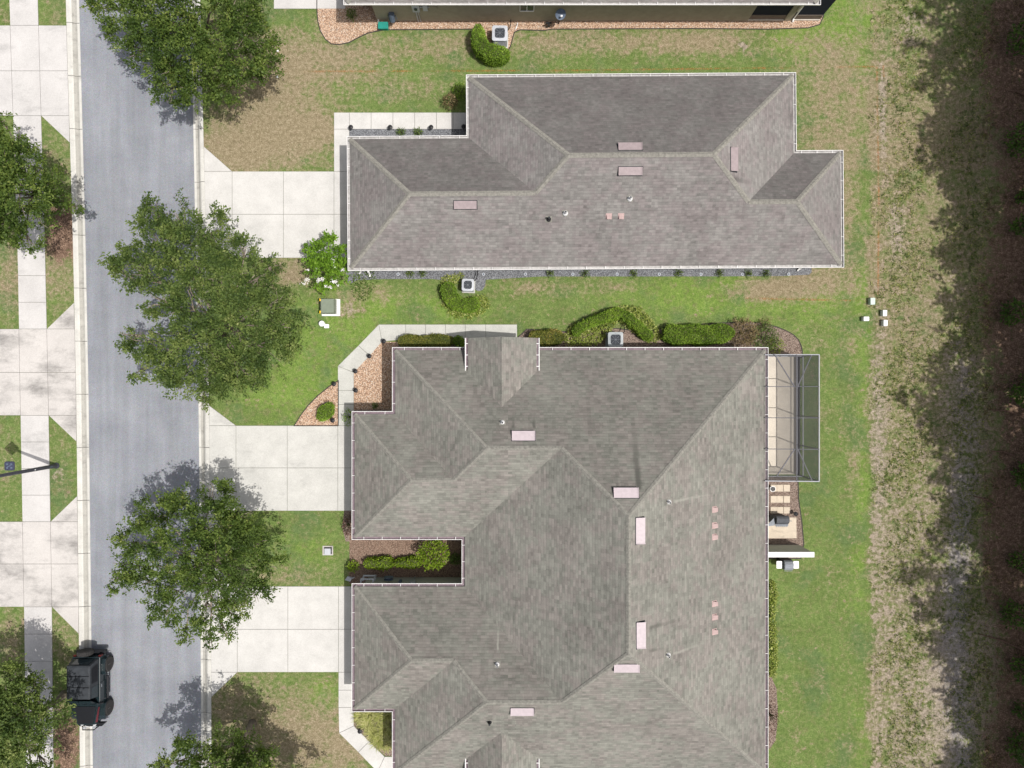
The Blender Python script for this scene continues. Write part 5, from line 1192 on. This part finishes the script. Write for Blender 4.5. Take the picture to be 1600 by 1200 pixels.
for s_ in (-1, 1):
    b = MB(); b.add([q(-.42, s_*.704, 1.17), q(.24, s_*.704, 1.17), q(.14, s_*.645, 1.70), q(-.42, s_*.645, 1.70)], [(0, 1, 2, 3)]); b.build('side_window', M['glass'], t)
    b = MB(); b.add([q(-1.55, s_*.704, 1.2), q(-.62, s_*.704, 1.2), q(-.62, s_*.648, 1.68), q(-1.45, s_*.648, 1.68)], [(0, 1, 2, 3)]); b.build('rear_side_window', M['matte'], t)
    b = MB(); slab8(b, 0, .68, .0, .0, 0, 0) if False else b.box(min(q(-.45, s_*.765, 0)[0], q(.62, s_*.78, 0)[0]), q(.62, 0, 0)[1], .52+Z0, max(q(-.45, s_*.765, 0)[0], q(.62, s_*.78, 0)[0]), q(-.45, 0, 0)[1], 1.12+Z0)
    d_ = b.build('door', M['carp'], t, bevel=.006)
    b = MB(); b.bar(q(-.36, s_*.80, 1.0), q(-.2, s_*.80, 1.0), .02, .03); b.build('handle', M['steel'], d_)
    b = MB(); b.box(min(q(0, s_*.80, 0)[0], q(0, s_*.98, 0)[0]), q(.62, 0, 0)[1], 1.12+Z0, max(q(0, s_*.80, 0)[0], q(0, s_*.98, 0)[0]), q(.54, 0, 0)[1], 1.28+Z0); b.build('mirror', M['matte'], t, bevel=.015)
    for f in (-1.23, 1.19):                                         # flares and wheels
        b = MB(); pr = [(-.50, .55), (-.42, .86), (-.2, .96), (.2, .96), (.42, .86), (.50, .55)]
        for k in range(5):
            (a0, z0_), (a1, z1_) = pr[k], pr[k+1]; w0_, w1_ = .50, .93
            b.add([q(f+a0, s_*w0_, z0_+.02), q(f+a1, s_*w0_, z1_+.02), q(f+a1, s_*w1_, z1_-.02), q(f+a0, s_*w1_, z0_-.02), q(f+a0, s_*w0_, z0_-.05), q(f+a1, s_*w0_, z1_-.05), q(f+a1, s_*w1_, z1_-.08), q(f+a0, s_*w1_, z0_-.08)],
                  [(0, 1, 2, 3), (4, 7, 6, 5), (2, 1, 5, 6), (3, 2, 6, 7), (0, 3, 7, 4)])
        b.build('fender_flare', M['carp'], t)
        cx_, cy_, cz_ = q(f, s_*.80, .40); o_ = -s_
        b = MB(); b.lathe((cx_, cy_, cz_), [(.22, -.12), (.36, -.13), (.40, -.10), (.405, 0), (.40, .10), (.36, .13), (.22, .12)], 28, 0, 'x')
        for k in range(28):
            a_ = k*2*math.pi/28; b.bar((cx_-.10, cy_+.405*math.cos(a_), cz_+.405*math.sin(a_)), (cx_+.10, cy_+.405*math.cos(a_+.1), cz_+.405*math.sin(a_+.1)), .035, .02)
        wheel = b.build('wheel', M['tyre'], t)
        b = MB(); b.lathe((cx_+o_*.06, cy_, cz_), [(.225, -.02), (.225, .05), (.20, .05), (.19, .0)] if o_ > 0 else [(.19, 0), (.20, -.05), (.225, -.05), (.225, .02)], 24, 0, 'x')
        for k in range(5):
            a_ = k*2*math.pi/5+.3; b.bar((cx_+o_*.095, cy_, cz_), (cx_+o_*.095, cy_+.21*math.cos(a_), cz_+.21*math.sin(a_)), .04, .07)
        b.build('rim', M['rim'], wheel)
    b = MB(); b.tube([q(-.62, s_*.86, .5), q(.6, s_*.86, .5)], .05, 8); b.build('side_step', M['matte'], t)
    b = MB(); b.lathe(q(1.90, s_*.33, .86), [(.09, -.04), (.095, .0), (.02, .02)] if False else [(.02, -.05), (.095, -.04), (.095, .02)], 14, 0, 'y'); b.build('headlight', M['lamp'], t)
    b = MB(); b.box(*[min(m_) for m_ in zip(q(-1.92, s_*.62, .78), q(-1.85, s_*.75, 1.0))], *[max(m_) for m_ in zip(q(-1.92, s_*.62, .78), q(-1.85, s_*.75, 1.0))]); b.build('tail_light', M['taill'], t)
    b = MB(); b.box(*[min(m_) for m_ in zip(q(2.12, s_*.22, .70), q(2.19, s_*.36, .82))], *[max(m_) for m_ in zip(q(2.12, s_*.22, .70), q(2.19, s_*.36, .82))]); b.build('fog_lamp', M['lamp'], t)
b = MB(); b.add([q(.72, -.66, 1.12), q(.72, .66, 1.12), q(.32, .60, 1.72), q(.32, -.60, 1.72)], [(0, 1, 2, 3)]); ws = b.build('windshield', M['glass'], t)
b = MB(); b.bar(q(.72, -.70, 1.12), q(.30, -.64, 1.76), .07, .07); b.bar(q(.72, .70, 1.12), q(.30, .64, 1.76), .07, .07); b.bar(q(.29, -.66, 1.77), q(.29, .66, 1.77), .09, .06); b.build('windshield_frame', M['carp'], t)
b = MB(); slab8(b, 1.92, 2.12, .82, .60, .48, .66); b.tube([q(2.1, -.45, .66), q(2.2, -.3, .9), q(2.2, .3, .9), q(2.1, .45, .66)], .03, 8); b.build('front_bumper', M['matte'], t, bevel=.02)
b = MB(); b.tube([q(2.08, -.3, .69), q(2.14, 0, .72), q(2.08, .3, .69)], .02, 6); b.build('winch_rope', M['lamp'], t)
b = MB(); slab8(b, -2.06, -1.88, .80, .80, .48, .66); b.build('rear_bumper', M['matte'], t, bevel=.02)
b = MB(); c = q(-2.08, .08, 1.02); b.lathe(c, [(.2, -.12), (.34, -.13), (.385, -.1), (.39, 0), (.385, .10), (.34, .13), (.2, .12)], 28, 0, 'y')
for k in range(28):
    a_ = k*2*math.pi/28; b.bar((c[0]+.39*math.cos(a_), c[1]-.1, c[2]+.39*math.sin(a_)), (c[0]+.39*math.cos(a_+.1), c[1]+.1, c[2]+.39*math.sin(a_+.1)), .035, .02)
sp = b.build('spare_wheel', M['tyre'], t)
b = MB(); b.lathe((c[0], c[1]+.05, c[2]), [(.2, .02), (.2, .05), (.05, .07)], 20, 0, 'y'); b.build('rim', M['rim'], sp)
b = MB(); b.bar(q(-1.86, 0, .9), q(-2.0, 0, .95), .2, .2); b.build('spare_carrier', M['matte'], t)
b = MB(); b.add([q(-1.80, -.55, 1.22), q(-1.80, .55, 1.22), q(-1.67, .50, 1.66), q(-1.67, -.50, 1.66)], [(0, 3, 2, 1)]); b.build('rear_window', M['glass'], t)
